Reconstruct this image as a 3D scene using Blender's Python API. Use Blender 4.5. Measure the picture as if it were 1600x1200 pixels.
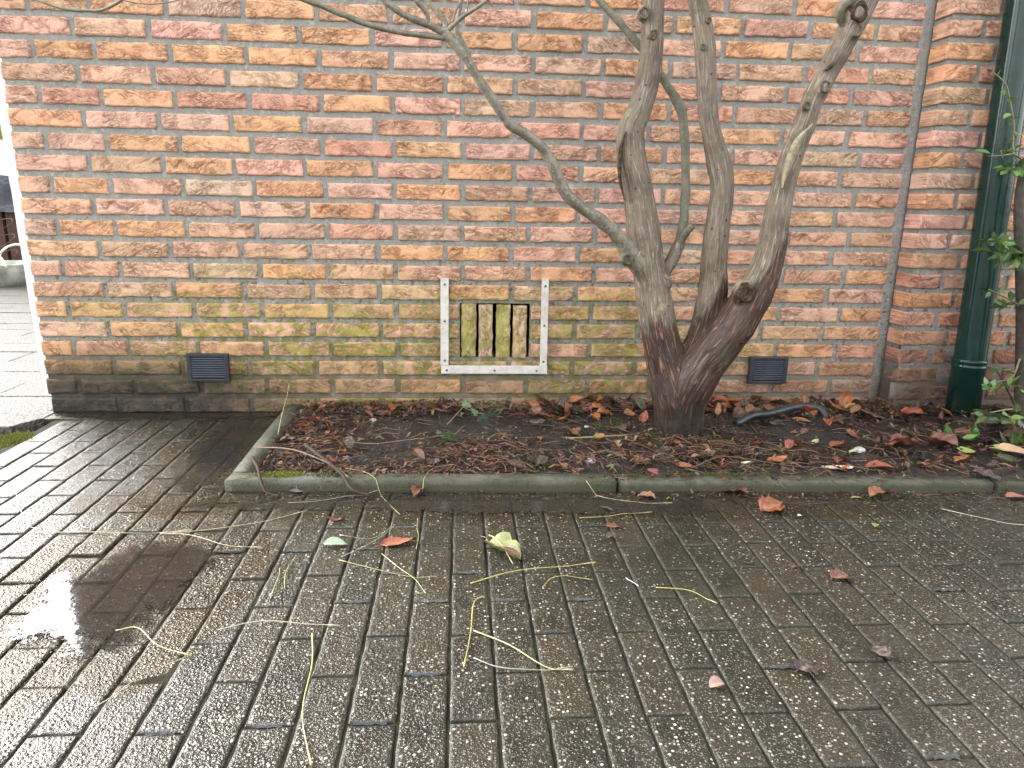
import bpy, bmesh, math, random
import numpy as np
from mathutils import Vector, Matrix, Euler
for _o in list(bpy.data.objects): bpy.data.objects.remove(_o)
SC = bpy.context.scene
COL = SC.collection
rnd = random.Random(7)

# ---------------------------------------------------------------- camera
PITCH, YAW, ROLL = 0.247895, 0.075027, 0.018535
cam_d = bpy.data.cameras.new('camera'); cam = bpy.data.objects.new('camera', cam_d); COL.objects.link(cam)
F = Vector((math.sin(YAW)*math.cos(PITCH), math.cos(YAW)*math.cos(PITCH), -math.sin(PITCH)))
R0 = Vector((math.cos(YAW), -math.sin(YAW), 0)); U0 = R0.cross(F)
RR = math.cos(ROLL)*R0 + math.sin(ROLL)*U0; UU = -math.sin(ROLL)*R0 + math.cos(ROLL)*U0
M = Matrix((RR, UU, -F)).transposed().to_4x4(); M.translation = Vector((1.381308, -2.411675, 0.714246))
cam.matrix_world = M
cam_d.sensor_fit = 'HORIZONTAL'; cam_d.sensor_width = 36.0; cam_d.lens = 1109/1600*36.0
cam_d.clip_start = 0.02; cam_d.clip_end = 500
SC.camera = cam
# ---------------------------------------------------------------- sky, sun, exposure
SUN_EL, SUN_AZ = math.radians(27), math.radians(-60)      # azimuth from +Y towards +X
W = bpy.data.worlds.new('World'); SC.world = W; W.use_nodes = True
wn = W.node_tree; wn.nodes.clear()
sky = wn.nodes.new('ShaderNodeTexSky'); sky.sky_type = 'NISHITA'; sky.sun_disc = False
sky.sun_elevation = SUN_EL; sky.sun_rotation = SUN_AZ
sky.air_density = 1.3; sky.dust_density = 3.5; sky.ozone_density = 1.0
hs = wn.nodes.new('ShaderNodeHueSaturation'); hs.inputs['Saturation'].default_value = 0.10
bg = wn.nodes.new('ShaderNodeBackground'); bg.inputs['Strength'].default_value = 0.12
wo = wn.nodes.new('ShaderNodeOutputWorld')
wn.links.new(sky.outputs[0], hs.inputs['Color']); wn.links.new(hs.outputs[0], bg.inputs['Color']); wn.links.new(bg.outputs[0], wo.inputs['Surface'])
sl = bpy.data.lights.new('sun', 'SUN'); sl.energy = 0.7; sl.angle = math.radians(60); sl.color = (1, .985, .965)
sun = bpy.data.objects.new('sun', sl); COL.objects.link(sun); sun.location = (-3, 4, 6)
sd = Vector((math.sin(SUN_AZ)*math.cos(SUN_EL), math.cos(SUN_AZ)*math.cos(SUN_EL), math.sin(SUN_EL)))
sun.rotation_euler = sd.to_track_quat('Z', 'Y').to_euler()
SC.view_settings.view_transform = 'Standard'; SC.view_settings.look = 'None'
SC.view_settings.gamma = 1; SC.view_settings.use_curve_mapping = False
SC.view_settings.exposure = 3.05
SC.render.engine = 'CYCLES'
SC.cycles.use_denoising = True; SC.cycles.max_bounces = 6; SC.cycles.transparent_max_bounces = 8
SC.cycles.use_adaptive_sampling = True; SC.cycles.adaptive_threshold = 0.01
SC.cycles.sample_clamp_indirect = 6

# ---------------------------------------------------------------- numeric noise
def _h(ix, iy, iz, seed):
    n = (ix*374761393 + iy*668265263 + iz*2147483647 + seed*974634541) & 0xFFFFFFFF
    n = ((n ^ (n >> 13))*1274126177) & 0xFFFFFFFF
    n = ((n ^ (n >> 16))*2246822519) & 0xFFFFFFFF
    return ((n ^ (n >> 15)) & 0xFFFFFF)/float(0xFFFFFF)
def vn(x, y, z=0.0, seed=0):
    """smooth value noise, 0..1"""
    x, y, z = np.broadcast_arrays(np.asarray(x, float), np.asarray(y, float), np.asarray(z, float))
    ix, iy, iz = np.floor(x).astype(np.int64), np.floor(y).astype(np.int64), np.floor(z).astype(np.int64)
    fx, fy, fz = x-ix, y-iy, z-iz
    fx = fx*fx*(3-2*fx); fy = fy*fy*(3-2*fy); fz = fz*fz*(3-2*fz)
    r = 0
    for a in (0, 1):
        for b in (0, 1):
            for c in (0, 1):
                r = r + _h(ix+a, iy+b, iz+c, seed)*(fx if a else 1-fx)*(fy if b else 1-fy)*(fz if c else 1-fz)
    return r
def fbm(x, y, z=0.0, seed=0, o=3):
    s, a, t = 0, .5, 0
    for k in range(o):
        s = s + a*vn(np.asarray(x)*2**k, np.asarray(y)*2**k, np.asarray(z)*2**k, seed+k*17); t += a; a *= .5
    return s/t
def sst(a, b, x):
    t = np.clip((np.asarray(x, float)-a)/(b-a), 0, 1); return t*t*(3-2*t)

# ---------------------------------------------------------------- object helpers
def link(o, parent=None):
    COL.objects.link(o)
    if parent: o.parent = parent
    return o
def tag(o, label=None, cat=None, group=None, kind=None):
    if label: o['label'] = label
    if cat: o['category'] = cat
    if group: o['group'] = group
    if kind: o['kind'] = kind
    return o
def empty(name, loc=(0, 0, 0)):
    o = bpy.data.objects.new(name, None); o.location = loc; o.empty_display_size = .05
    return link(o)
def mesh(name, V, Fc, mat=None, smooth=False, attrs=None):
    me = bpy.data.meshes.new(name)
    me.from_pydata([tuple(map(float, v)) for v in V], [], [tuple(f) for f in Fc]); me.update()
    if smooth: me.polygons.foreach_set('use_smooth', [True]*len(me.polygons))
    if mat: me.materials.append(mat)
    for k, (typ, arr) in (attrs or {}).items():
        a = me.attributes.new(k, typ, 'POINT')
        arr = np.asarray(arr, np.float32)
        a.data.foreach_set({'FLOAT': 'value', 'FLOAT_VECTOR': 'vector', 'FLOAT_COLOR': 'color'}[typ], arr.ravel())
    return me
def obj(name, me, parent=None, loc=None):
    o = bpy.data.objects.new(name, me)
    if loc is not None: o.location = loc
    return link(o, parent)
class MB:
    """collects shapes for one mesh"""
    def __init__(s): s.V, s.F, s.C = [], [], []
    def add(s, V, Fc, col=None):
        n = len(s.V); s.V += [tuple(v) for v in V]; s.F += [tuple(i+n for i in f) for f in Fc]
        s.C += [tuple(col) + (1,) if col is not None else (1, 1, 1, 1)]*len(V)
    def box(s, x0, x1, y0, y1, z0, z1, b=0, col=None):
        if b <= 0:
            V = [(x, y, z) for z in (z0, z1) for y in (y0, y1) for x in (x0, x1)]
            s.add(V, [(0, 2, 3, 1), (4, 5, 7, 6), (0, 1, 5, 4), (1, 3, 7, 5), (3, 2, 6, 7), (2, 0, 4, 6)], col); return
        bm = bmesh.new(); bmesh.ops.create_cube(bm, size=1)
        for v in bm.verts:
            v.co = Vector(((x0+x1)/2 + v.co.x*(x1-x0), (y0+y1)/2 + v.co.y*(y1-y0), (z0+z1)/2 + v.co.z*(z1-z0)))
        bmesh.ops.bevel(bm, geom=bm.edges[:], offset=b, segments=2, affect='EDGES', profile=.5)
        bm.verts.index_update()
        s.add([v.co[:] for v in bm.verts], [[v.index for v in f.verts] for f in bm.faces], col); bm.free()
    def tube(s, pts, rad, n=8, col=None, cap=True):
        P = [Vector(p) for p in pts]; rad = list(rad) if hasattr(rad, '__len__') else [rad]*len(P)
        V, Fc = [], []; prev = None
        for i, p in enumerate(P):
            t = (P[min(i+1, len(P)-1)]-P[max(i-1, 0)]).normalized()
            if prev is None:
                a = Vector((0, 0, 1)) if abs(t.z) < .9 else Vector((1, 0, 0)); u = t.cross(a).normalized()
            else: u = (prev - t*prev.dot(t)).normalized()
            prev = u; w = t.cross(u)
            for k in range(n):
                a = 2*math.pi*k/n; V.append(p + (u*math.cos(a)+w*math.sin(a))*rad[i])
        m = len(P)
        for i in range(m-1):
            for k in range(n): Fc.append((i*n+k, i*n+(k+1) % n, (i+1)*n+(k+1) % n, (i+1)*n+k))
        if cap: Fc.append(tuple(range(n-1, -1, -1))); Fc.append(tuple((m-1)*n+k for k in range(n)))
        s.add(V, Fc, col)
    def lathe(s, prof, n=24, c=(0, 0, 0), col=None):
        V = [(c[0]+r*math.cos(2*math.pi*k/n), c[1]+r*math.sin(2*math.pi*k/n), c[2]+z) for r, z in prof for k in range(n)]
        Fc = [(i*n+k, i*n+(k+1) % n, (i+1)*n+(k+1) % n, (i+1)*n+k) for i in range(len(prof)-1) for k in range(n)]
        s.add(V, Fc, col)
    def me(s, name, mat=None, smooth=False, colors=False):
        return mesh(name, s.V, s.F, mat, smooth, {'tint': ('FLOAT_COLOR', s.C)} if colors else None)
    def build(s, name, mat, parent=None, smooth=False, colors=False, loc=None):
        return obj(name, s.me(name, mat, smooth, colors), parent, loc)
def spline(pts, k=6):
    """Catmull-Rom through points (x, y, z, r)"""
    P = np.array(pts, float); P = np.vstack([2*P[0]-P[1], P, 2*P[-1]-P[-2]]); out = []
    for i in range(1, len(P)-2):
        for j in range(k):
            t = j/k; a, b, c, d = P[i-1:i+3]
            out.append(.5*((2*b)+(c-a)*t+(2*a-5*b+4*c-d)*t*t+(3*b-a-3*c+d)*t**3))
    out.append(P[-2]); return np.array(out)

# ---------------------------------------------------------------- node helpers
class NM:
    def __init__(s, name):
        s.m = bpy.data.materials.new(name); s.m.use_nodes = True; s.t = s.m.node_tree; s.t.nodes.clear()
        s.out = s.t.nodes.new('ShaderNodeOutputMaterial')
    def n(s, typ, ins=None, **pr):
        nd = s.t.nodes.new('ShaderNode'+typ)
        for k, v in pr.items(): setattr(nd, k, v)
        for k, v in (ins or {}).items():
            if isinstance(v, bpy.types.NodeSocket): s.t.links.new(v, nd.inputs[k])
            else: nd.inputs[k].default_value = v
        return nd
    def mix(s, f, a, b, mode='MIX'):
        nd = s.t.nodes.new('ShaderNodeMix'); nd.data_type = 'RGBA'; nd.blend_type = mode
        for i, v in ((0, f), (6, a), (7, b)):
            if isinstance(v, bpy.types.NodeSocket): s.t.links.new(v, nd.inputs[i])
            else: nd.inputs[i].default_value = (*v, 1) if isinstance(v, (tuple, list)) and len(v) == 3 else v
        return nd.outputs[2]
    def ma(s, op, a, b=0.0, clamp=False):
        nd = s.t.nodes.new('ShaderNodeMath'); nd.operation = op; nd.use_clamp = clamp
        for i, v in ((0, a), (1, b)):
            if isinstance(v, bpy.types.NodeSocket): s.t.links.new(v, nd.inputs[i])
            else: nd.inputs[i].default_value = v
        return nd.outputs[0]
    def mr(s, v, a, b, c=0.0, d=1.0, smooth=True):
        nd = s.n('MapRange', {0: v, 1: a, 2: b, 3: c, 4: d}); nd.interpolation_type = 'SMOOTHSTEP' if smooth else 'LINEAR'
        return nd.outputs[0]
    def noise(s, vec, scale, detail=3, rough=.55, dist=0.0):
        return s.n('TexNoise', {'Vector': vec, 'Scale': scale, 'Detail': detail, 'Roughness': rough, 'Distortion': dist}).outputs['Fac']
    def vor(s, vec, scale, feature='F1', rand=1.0):
        return s.n('TexVoronoi', {'Vector': vec, 'Scale': scale, 'Randomness': rand}, feature=feature)
    def vm(s, op, a, b=(0, 0, 0)):
        nd = s.t.nodes.new('ShaderNodeVectorMath'); nd.operation = op
        for i, v in ((0, a), (1, b)):
            if isinstance(v, bpy.types.NodeSocket): s.t.links.new(v, nd.inputs[i])
            else: nd.inputs[i].default_value = v
        return nd.outputs[0]
    def bump(s, h, dist=.002, strength=1.0, normal=None):
        nd = s.n('Bump', {'Height': h, 'Distance': dist, 'Strength': strength})
        if normal is not None: s.t.links.new(normal, nd.inputs['Normal'])
        return nd.outputs[0]
    def pbr(s, col, rough=.8, normal=None, **kw):
        nd = s.n('BsdfPrincipled'); 
        for k, v in (('Base Color', col), ('Roughness', rough)) + tuple(kw.items()):
            k = {'spec': 'Specular IOR Level', 'coat': 'Coat Weight', 'coatr': 'Coat Roughness', 'ior': 'IOR', 'sss': 'Subsurface Weight', 'trans': 'Transmission Weight', 'metal': 'Metallic'}.get(k, k)
            if isinstance(v, bpy.types.NodeSocket): s.t.links.new(v, nd.inputs[k])
            else: nd.inputs[k].default_value = (*v, 1) if isinstance(v, (tuple, list)) and len(v) == 3 else v
        if normal is not None: s.t.links.new(normal, nd.inputs['Normal'])
        s.t.links.new(nd.outputs[0], s.out.inputs['Surface']); return nd
    def world(s): return s.n('NewGeometry').outputs['Position']
    def local(s):
        """object coordinates shifted by the object's own random number"""
        tc = s.n('TexCoord').outputs['Object']; r = s.n('ObjectInfo').outputs['Random']
        sh = s.n('CombineXYZ', {0: s.ma('MULTIPLY', r, 37.0), 1: s.ma('MULTIPLY', r, 91.0), 2: s.ma('MULTIPLY', r, 53.0)}).outputs[0]
        return s.vm('ADD', tc, sh)
    def ocol(s): return s.n('ObjectInfo').outputs['Color']
    def attr(s, name, what='Fac'): return s.n('Attribute', attribute_name=name).outputs[what]
# ================================================================ materials
def wall_stain_shade(m, P, col, mortar=False):
    """algae and black damp where they grow on this wall (by height above the ground), and shade painted on the pier foot"""
    sp = m.n('SeparateXYZ', {0: P}); X, Z = sp.outputs[0], sp.outputs[2]
    n1 = m.noise(P, 7, 4, .6); n2 = m.noise(P, 26, 3, .6); n3 = m.noise(P, 140, 2)
    # green algae: strongest between the left vent and the tree
    zone = m.ma('MULTIPLY', m.mr(X, -.2, .6), m.mr(X, 3.0, 1.8))
    hgt = m.mr(m.ma('ADD', Z, m.ma('MULTIPLY', n1, -.46)), .36, .0)
    k = m.ma('MULTIPLY', m.ma('MULTIPLY', hgt, zone), m.mr(n2, .33, .58))
    k = m.ma('MULTIPLY', k, m.mr(n3, .2, .6, .45, 1.0))
    r = m.n('ObjectInfo').outputs['Random']
    if not mortar: k = m.ma('MULTIPLY', k, m.mr(r, 0.03, .4, .3, 1.0))
    col = m.mix(m.ma('MULTIPLY', k, .9 if not mortar else .88), col, (.31, .305, .055) if not mortar else (.16, .165, .06))
    # damp, nearly black foot of the wall at the open corner
    dk = m.ma('MULTIPLY', m.mr(m.ma('ADD', Z, m.ma('ADD', m.ma('MULTIPLY', n1, -.10), m.ma('MULTIPLY', n2, -.05))), .15, -.03), m.mr(m.ma('ADD', X, m.ma('MULTIPLY', n2, .3)), 1.15, .65))
    ol = m.ma('MULTIPLY', m.mr(Z, .26, .12), m.mr(X, .75, .25))
    col = m.mix(m.ma('MULTIPLY', ol, .72), col, (.13, .105, .045))
    # shade painted over the broken foot of the pier by the downpipe
    pier_shade = m.ma('MULTIPLY', m.mr(X, 2.86, 2.93), m.mr(m.ma('ADD', Z, m.ma('MULTIPLY', n2, -.12)), .34, -.02))
    col = m.mix(m.ma('MULTIPLY', pier_shade, .72), col, (.085, .052, .040))
    # general dirt in the lowest courses
    ft = m.mr(m.ma('ADD', Z, m.ma('MULTIPLY', n2, -.12)), .26, -.05)
    col = m.mix(m.ma('MULTIPLY', ft, .55), col, (.10, .07, .04))
    col = m.mix(m.ma('MULTIPLY', dk, m.mr(n2, .25, .6, .55, .93)), col, (.030, .029, .025))
    return col, ft, n3
def mat_brick(tint=False):
    m = NM('brick_clay'); P = m.world(); L = m.local()
    base = m.attr('tint', 'Color') if tint else m.ocol()
    n1 = m.noise(L, 22, 3, .6, .6); n2 = m.noise(L, 130, 3, .65); n3 = m.noise(L, 480, 2, .6)
    col = m.mix(m.mr(n1, .45, .70, 0, .35), base, m.mix(.45, base, (.60, .45, .30)))
    col = m.mix(m.mr(m.noise(L, 14, 2), .52, .72, 0, .42), col, (.60, .33, .24))
    col = m.mix(m.mr(n2, .58, .75, 0, .38), col, (.78, .66, .53))
    col = m.mix(m.mr(n3, .56, .78, 0, .55), col, (.17, .085, .05))
    col = m.mix(m.mr(n3, .46, .28, 0, .40), col, (.72, .60, .48))
    tc = m.n('SeparateXYZ', {0: m.n('TexCoord').outputs['Object']}); rn = m.n('ObjectInfo').outputs['Random']
    th = m.ma('MULTIPLY', m.ma('SUBTRACT', m.ma('FRACT', m.ma('MULTIPLY', rn, 17.3)), .5), 1.5)
    cs, sn = m.ma('COSINE', th), m.ma('SINE', th)
    uu = m.ma('ADD', m.ma('MULTIPLY', tc.outputs[0], cs), m.ma('MULTIPLY', tc.outputs[2], sn))
    vv = m.ma('SUBTRACT', m.ma('MULTIPLY', tc.outputs[2], cs), m.ma('MULTIPLY', tc.outputs[0], sn))
    fv = m.n('CombineXYZ', {0: m.ma('MULTIPLY', uu, 26.0), 1: m.ma('MULTIPLY', vv, 88.0), 2: m.ma('MULTIPLY', rn, 60.0)}).outputs[0]
    f1 = m.noise(fv, 1.0, 2, .5, 1.3); f2 = m.noise(fv, 2.2, 2, .5, 1.0)
    r1 = m.ma('SUBTRACT', 1.0, m.ma('ABSOLUTE', m.ma('SUBTRACT', m.ma('MULTIPLY', f1, 4.0), 2.0)))
    r2 = m.ma('SUBTRACT', 1.0, m.ma('ABSOLUTE', m.ma('SUBTRACT', m.ma('MULTIPLY', f2, 4.0), 2.0)))
    pm = m.mr(m.noise(L, 17, 2, .5), .38, .62, .12, 1.0)
    k1 = m.ma('MULTIPLY', m.mr(r1, .84, .98), pm); k2 = m.ma('MULTIPLY', m.mr(r2, .82, .98), pm)
    fold = m.ma('MAXIMUM', k1, m.ma('MULTIPLY', k2, .6))
    cr = m.ma('MAXIMUM', m.attr('crease'), fold)
    col = m.mix(m.ma('MULTIPLY', cr, .68), col, m.mix(1.0, col, (.36, .24, .19), 'MULTIPLY'))
    ng = m.noise(L, 230, 2, .7)
    col = m.mix(m.mr(ng, .56, .70, 0, .5), col, m.mix(1.0, col, (.45, .36, .30), 'MULTIPLY'))
    col = m.mix(m.mr(ng, .42, .30, 0, .35), col, (.80, .70, .58))
    # lime and pale scum
    eff = m.mr(m.noise(P, 3.4, 5, .62), .60, .78, 0, .38)
    col = m.mix(eff, col, (.60, .54, .46))
    col, ft, _ = wall_stain_shade(m, P, col)
    h = m.ma('SUBTRACT', m.ma('ADD', m.ma('MULTIPLY', n2, .8), m.ma('MULTIPLY', n3, .8)), m.ma('ADD', m.ma('MULTIPLY', fold, 1.5), m.ma('MULTIPLY', f1, -.9)))
    m.pbr(col, m.mr(ft, 0, 1, .88, .55), m.bump(h, .0034, 1.0), spec=.3); return m.m
def mat_mortar():
    m = NM('mortar'); P = m.world()
    n1 = m.noise(P, 9, 4, .6); n2 = m.noise(P, 60, 3, .6); n3 = m.noise(P, 420, 2, .6)
    col = m.mix(n1, (.225, .225, .212), (.37, .368, .34))
    col = m.mix(m.mr(n2, .52, .72, 0, .7), col, (.47, .465, .43))
    col = m.mix(m.mr(m.noise(P, 150, 2, .6), .56, .70, 0, .6), col, (.13, .13, .115))
    col = m.mix(m.mr(n3, .55, .8, 0, .6), col, (.12, .12, .11))
    sp = m.n('SeparateXYZ', {0: P})
    # black mould freckles in a belt above the foot
    belt = m.ma('MULTIPLY', m.mr(sp.outputs[2], .05, .25), m.mr(sp.outputs[2], .72, .4))
    col = m.mix(m.ma('MULTIPLY', belt, m.mr(m.noise(P, 75, 2, .5), .55, .68, 0, .75)), col, (.07, .075, .06))
    col, ft, _ = wall_stain_shade(m, P, col, True)
    h = m.ma('ADD', n2, m.ma('MULTIPLY', n3, .9))
    m.pbr(col, m.mr(ft, 0, 1, .92, .6), m.bump(h, .005, 1.0), spec=.25); return m.m
def mat_paver(col_from_tint=False):
    m = NM('wet_concrete_paver'); P = m.world(); L = m.local()
    n1 = m.noise(P, 3.1, 4, .6); n2 = m.noise(P, 17, 3, .6)
    base = m.mix(m.mr(n2, .35, .65), (.013, .0125, .0085), (.024, .0225, .0155))
    base = m.mix(m.mr(n1, .48, .66, 0, .75), base, (.015, .018, .012))
    base = m.mix(m.mr(m.noise(P, 8, 3, .6), .60, .74, 0, .6), base, (.024, .032, .014))
    r = m.n('ObjectInfo').outputs['Random']
    base = m.mix(m.mr(r, .2, 1, 0, .5), base, (.038, .029, .0175))
    va = m.vor(L, 165); vb = m.vor(L, 380)
    sa = m.n('SeparateXYZ', {0: va.outputs['Color']}); sb = m.n('SeparateXYZ', {0: vb.outputs['Color']})
    ka = m.ma('MULTIPLY', m.mr(va.outputs['Distance'], .42, .26), m.mr(sa.outputs[0], .78, .82))
    kb = m.ma('MULTIPLY', m.mr(vb.outputs['Distance'], .5, .3), m.mr(sb.outputs[0], .70, .78))
    dens = m.mr(m.noise(P, 2.3, 3, .6), .30, .60, .35, 1.0)
    st = m.n('ValToRGB', {0: sa.outputs[1]}); e = st.color_ramp.elements
    e[0].position = 0; e[0].color = (.13, .09, .055, 1); e[1].position = 1; e[1].color = (.54, .53, .49, 1)
    x = e.new(.4); x.color = (.26, .22, .16, 1); x = e.new(.7); x.color = (.33, .31, .27, 1)
    col = m.mix(m.ma('MULTIPLY', kb, dens), base, (.16, .145, .115))
    col = m.mix(m.ma('MULTIPLY', ka, dens), col, st.outputs[0])
    wear = m.attr('edge')
    col = m.mix(m.ma('MULTIPLY', wear, .4), col, (.022, .024, .014))
    fine = m.noise(L, 700, 2)
    h = m.ma('ADD', m.ma('MULTIPLY', m.mr(va.outputs['Distance'], .6, .0), .8), m.ma('ADD', m.ma('MULTIPLY', m.mr(vb.outputs['Distance'], .6, 0), .5), m.ma('MULTIPLY', fine, .25)))
    ro = m.mr(m.noise(P, 6, 3), .3, .7, .15, .30)
    ro = m.ma('ADD', ro, m.ma('MULTIPLY', wear, .45))
    m.pbr(col, ro, m.bump(h, .0021, .75), spec=.5, ior=1.42); return m.m
def mat_simple(name, c1, c2, scale=30, rough=.7, bump=.001, bscale=200, spec=.4, **kw):
    m = NM(name); P = m.world()
    n = m.noise(P, scale, 4, .6); n2 = m.noise(P, bscale, 3, .6)
    m.pbr(m.mix(m.mr(n, .3, .7), c1, c2), rough, m.bump(n2, bump, .8), spec=spec, **kw); return m.m
def mat_soil():
    m = NM('wet_soil'); P = m.world()
    n1 = m.noise(P, 12, 4, .65); n2 = m.noise(P, 90, 4, .7); n3 = m.noise(P, 320, 2, .6)
    col = m.mix(m.mr(n1, .35, .65), (.013, .0105, .009), (.028, .023, .019))
    col = m.mix(m.mr(n2, .55, .75, 0, .6), col, (.045, .035, .028))
    col = m.mix(m.mr(m.noise(P, 5, 3), .62, .75, 0, .55), col, (.035, .045, .014))
    v = m.vor(P, 95); k = m.ma('MULTIPLY', m.mr(v.outputs['Distance'], .3, .2), m.mr(m.n('SeparateXYZ', {0: v.outputs['Color']}).outputs[0], .955, .97))
    col = m.mix(k, col, (.42, .38, .32))
    h = m.ma('ADD', n2, m.ma('MULTIPLY', n3, .6))
    m.pbr(col, m.mr(n2, .3, .7, .42, .75), m.bump(h, .006, 1.0), spec=.4); return m.m
def mat_kerb():
    m = NM('kerb_concrete'); P = m.world()
    n1 = m.noise(P, 6, 4, .6); n2 = m.noise(P, 28, 5, .7); n3 = m.noise(P, 190, 3, .6)
    col = m.mix(m.mr(n1, .35, .65), (.058, .060, .040), (.105, .105, .084))
    col = m.mix(m.mr(n2, .48, .66, 0, .8), col, (.045, .058, .022))
    col = m.mix(m.mr(n3, .6, .78, 0, .6), col, (.22, .22, .19))
    hz = m.ma('ADD', m.n('SeparateXYZ', {0: P}).outputs[2], m.ma('MULTIPLY', n2, -.02))
    col = m.mix(m.mr(hz, .022, .004, 0, .9), col, (.028, .028, .014))      # splashed slime
    m.pbr(col, .65, m.bump(m.ma('ADD', n2, n3), .004, 1.0), spec=.22); return m.m
def mat_bark():
    m = NM('bark'); K = m.attr('bk', 'Vector'); P = m.world()
    s1 = m.noise(K, 110, 4, .6, .6); s2 = m.noise(K, 250, 3, .55, .9); n1 = m.noise(P, 16, 4, .6); n2 = m.noise(P, 60, 3)
    g = m.mix(m.mr(n1, .35, .65), (.105, .078, .054), (.17, .132, .094))
    g = m.mix(m.mr(n2, .55, .72, 0, .5), g, (.21, .185, .145))
    g = m.mix(m.mr(m.noise(P, 9, 3), .54, .70, 0, .5), g, (.135, .13, .065))
    g = m.mix(m.mr(s1, .52, .66, 0, .7), g, (.070, .054, .038))
    g = m.mix(m.mr(s2, .54, .66, 0, .75), g, (.33, .30, .235))
    spk = m.vor(P, 55); kk = m.ma('MULTIPLY', m.mr(spk.outputs['Distance'], .24, .16), m.mr(m.n('SeparateXYZ', {0: spk.outputs['Color']}).outputs[0], .86, .88))
    g = m.mix(kk, g, (.035, .02, .014))
    b = m.mix(m.mr(n1, .3, .7), (.021, .011, .0075), (.050, .024, .015))
    b = m.mix(m.mr(s1, .53, .64, 0, .8), b, (.018, .009, .007))
    b = m.mix(m.mr(s2, .55, .63, 0, .85), b, (.23, .125, .07))
    b = m.mix(m.mr(m.noise(P, 11, 3), .54, .70, 0, .55), b, (.050, .045, .018))
    br = m.attr('brown'); edge = m.ma('ADD', br, m.ma('MULTIPLY', m.ma('SUBTRACT', m.noise(K, 30, 5, .7), .5), .9))
    f = m.mr(edge, .40, .60)
    col = m.mix(f, g, b)
    low = m.attr('low')
    col = m.mix(m.ma('MULTIPLY', low, .85), col, (.014, .012, .008))
    m.pbr(col, m.mr(f, 0, 1, .65, .55), m.bump(m.ma('ADD', s1, m.ma('MULTIPLY', s2, .7)), .0055, 1.0), spec=.45); return m.m
def mat_branch(green=0.0):
    m = NM('branch_bark'); P = m.world(); n1 = m.noise(P, 30, 4, .6); n2 = m.noise(P, 140, 3, .6)
    tc = m.n('TexCoord').outputs['Object']
    c = m.mix(m.mr(n1, .35, .65), (.105, .092, .065), (.185, .165, .12))
    c = m.mix(m.mr(n2, .55, .7, 0, .7), c, (.30, .29, .235))
    c = m.mix(m.mr(n2, .45, .3, 0, .6), c, (.045, .038, .028))
    c = m.mix(m.mr(m.noise(P, 12, 3), .4, .6, green*.4, green), c, (.085, .105, .058))
    m.pbr(c, .5, m.bump(n2, .002, .8), spec=.5); return m.m
def mat_leaf(name, rough=.35, spec=.5):
    m = NM(name); L = m.local(); tc = m.n('TexCoord').outputs['Object']
    n1 = m.noise(L, 60, 3, .6); n2 = m.noise(L, 250, 3, .6)
    c = m.ocol()
    c2 = m.mix(m.mr(n1, .4, .7, 0, .6), c, m.mix(1, c, (.42, .38, .36), 'MULTIPLY'))
    c2 = m.mix(m.mr(n2, .6, .75, 0, .4), c2, m.mix(1, c, (1.5, 1.45, 1.3), 'MULTIPLY'))
    v = m.attr('vein')
    c2 = m.mix(m.ma('MULTIPLY', v, .55), c2, m.mix(.5, c, (.45, .40, .25)))
    m.pbr(c2, rough, m.bump(m.ma('ADD', n2, v), .0012, .7), spec=spec); return m.m
def mat_tint(name, rough=.55, spec=.4):
    m = NM(name); P = m.world(); c = m.attr('tint', 'Color'); n = m.noise(P, 200, 3)
    c = m.mix(m.mr(n, .4, .7, 0, .5), c, m.mix(1, c, (.5, .48, .45), 'MULTIPLY'))
    m.pbr(c, rough, m.bump(n, .001, .6), spec=spec); return m.m
def mat_water(name, silt_or_sky, amount, rough=.02):
    """a thin film of water: clear, silty or tinted with painted sky, mirror on top, fading where the grit stands proud of it"""
    m = NM(name); P = m.world()
    rip = m.noise(P, 55, 2)
    nb = m.bump(rip, .0006, .35)
    gl = m.n('BsdfGlossy', {'Color': (1, 1, 1, 1), 'Roughness': rough, 'Normal': nb})
    tr = m.n('BsdfTransparent', {'Color': (.93, .90, .86, 1)})
    df = m.n('BsdfDiffuse', {'Color': (*silt_or_sky, 1)})
    edge = m.attr('film')
    g = m.vor(P, 210).outputs['Distance']
    e = m.mr(m.ma('ADD', edge, m.ma('MULTIPLY', m.ma('SUBTRACT', m.noise(P, 40, 4, .65), .5), .7)), .30, .62)
    grit = m.mr(m.ma('SUBTRACT', m.ma('ADD', m.ma('MULTIPLY', e, 1.5), g), .80), .0, .30)
    fr = m.n('Fresnel', {'IOR': 1.33, 'Normal': nb}).outputs[0]
    body = m.n('MixShader', {0: m.ma('MULTIPLY', m.ma('MULTIPLY', grit, amount), m.mr(m.noise(P, 22, 3), .3, .7, .6, 1.0)), 1: tr.outputs[0], 2: df.outputs[0]})
    sh = m.n('MixShader', {0: m.ma('MULTIPLY', fr, grit), 1: body.outputs[0], 2: gl.outputs[0]})
    m.t.links.new(sh.outputs[0], m.out.inputs['Surface']); return m.m

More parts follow.
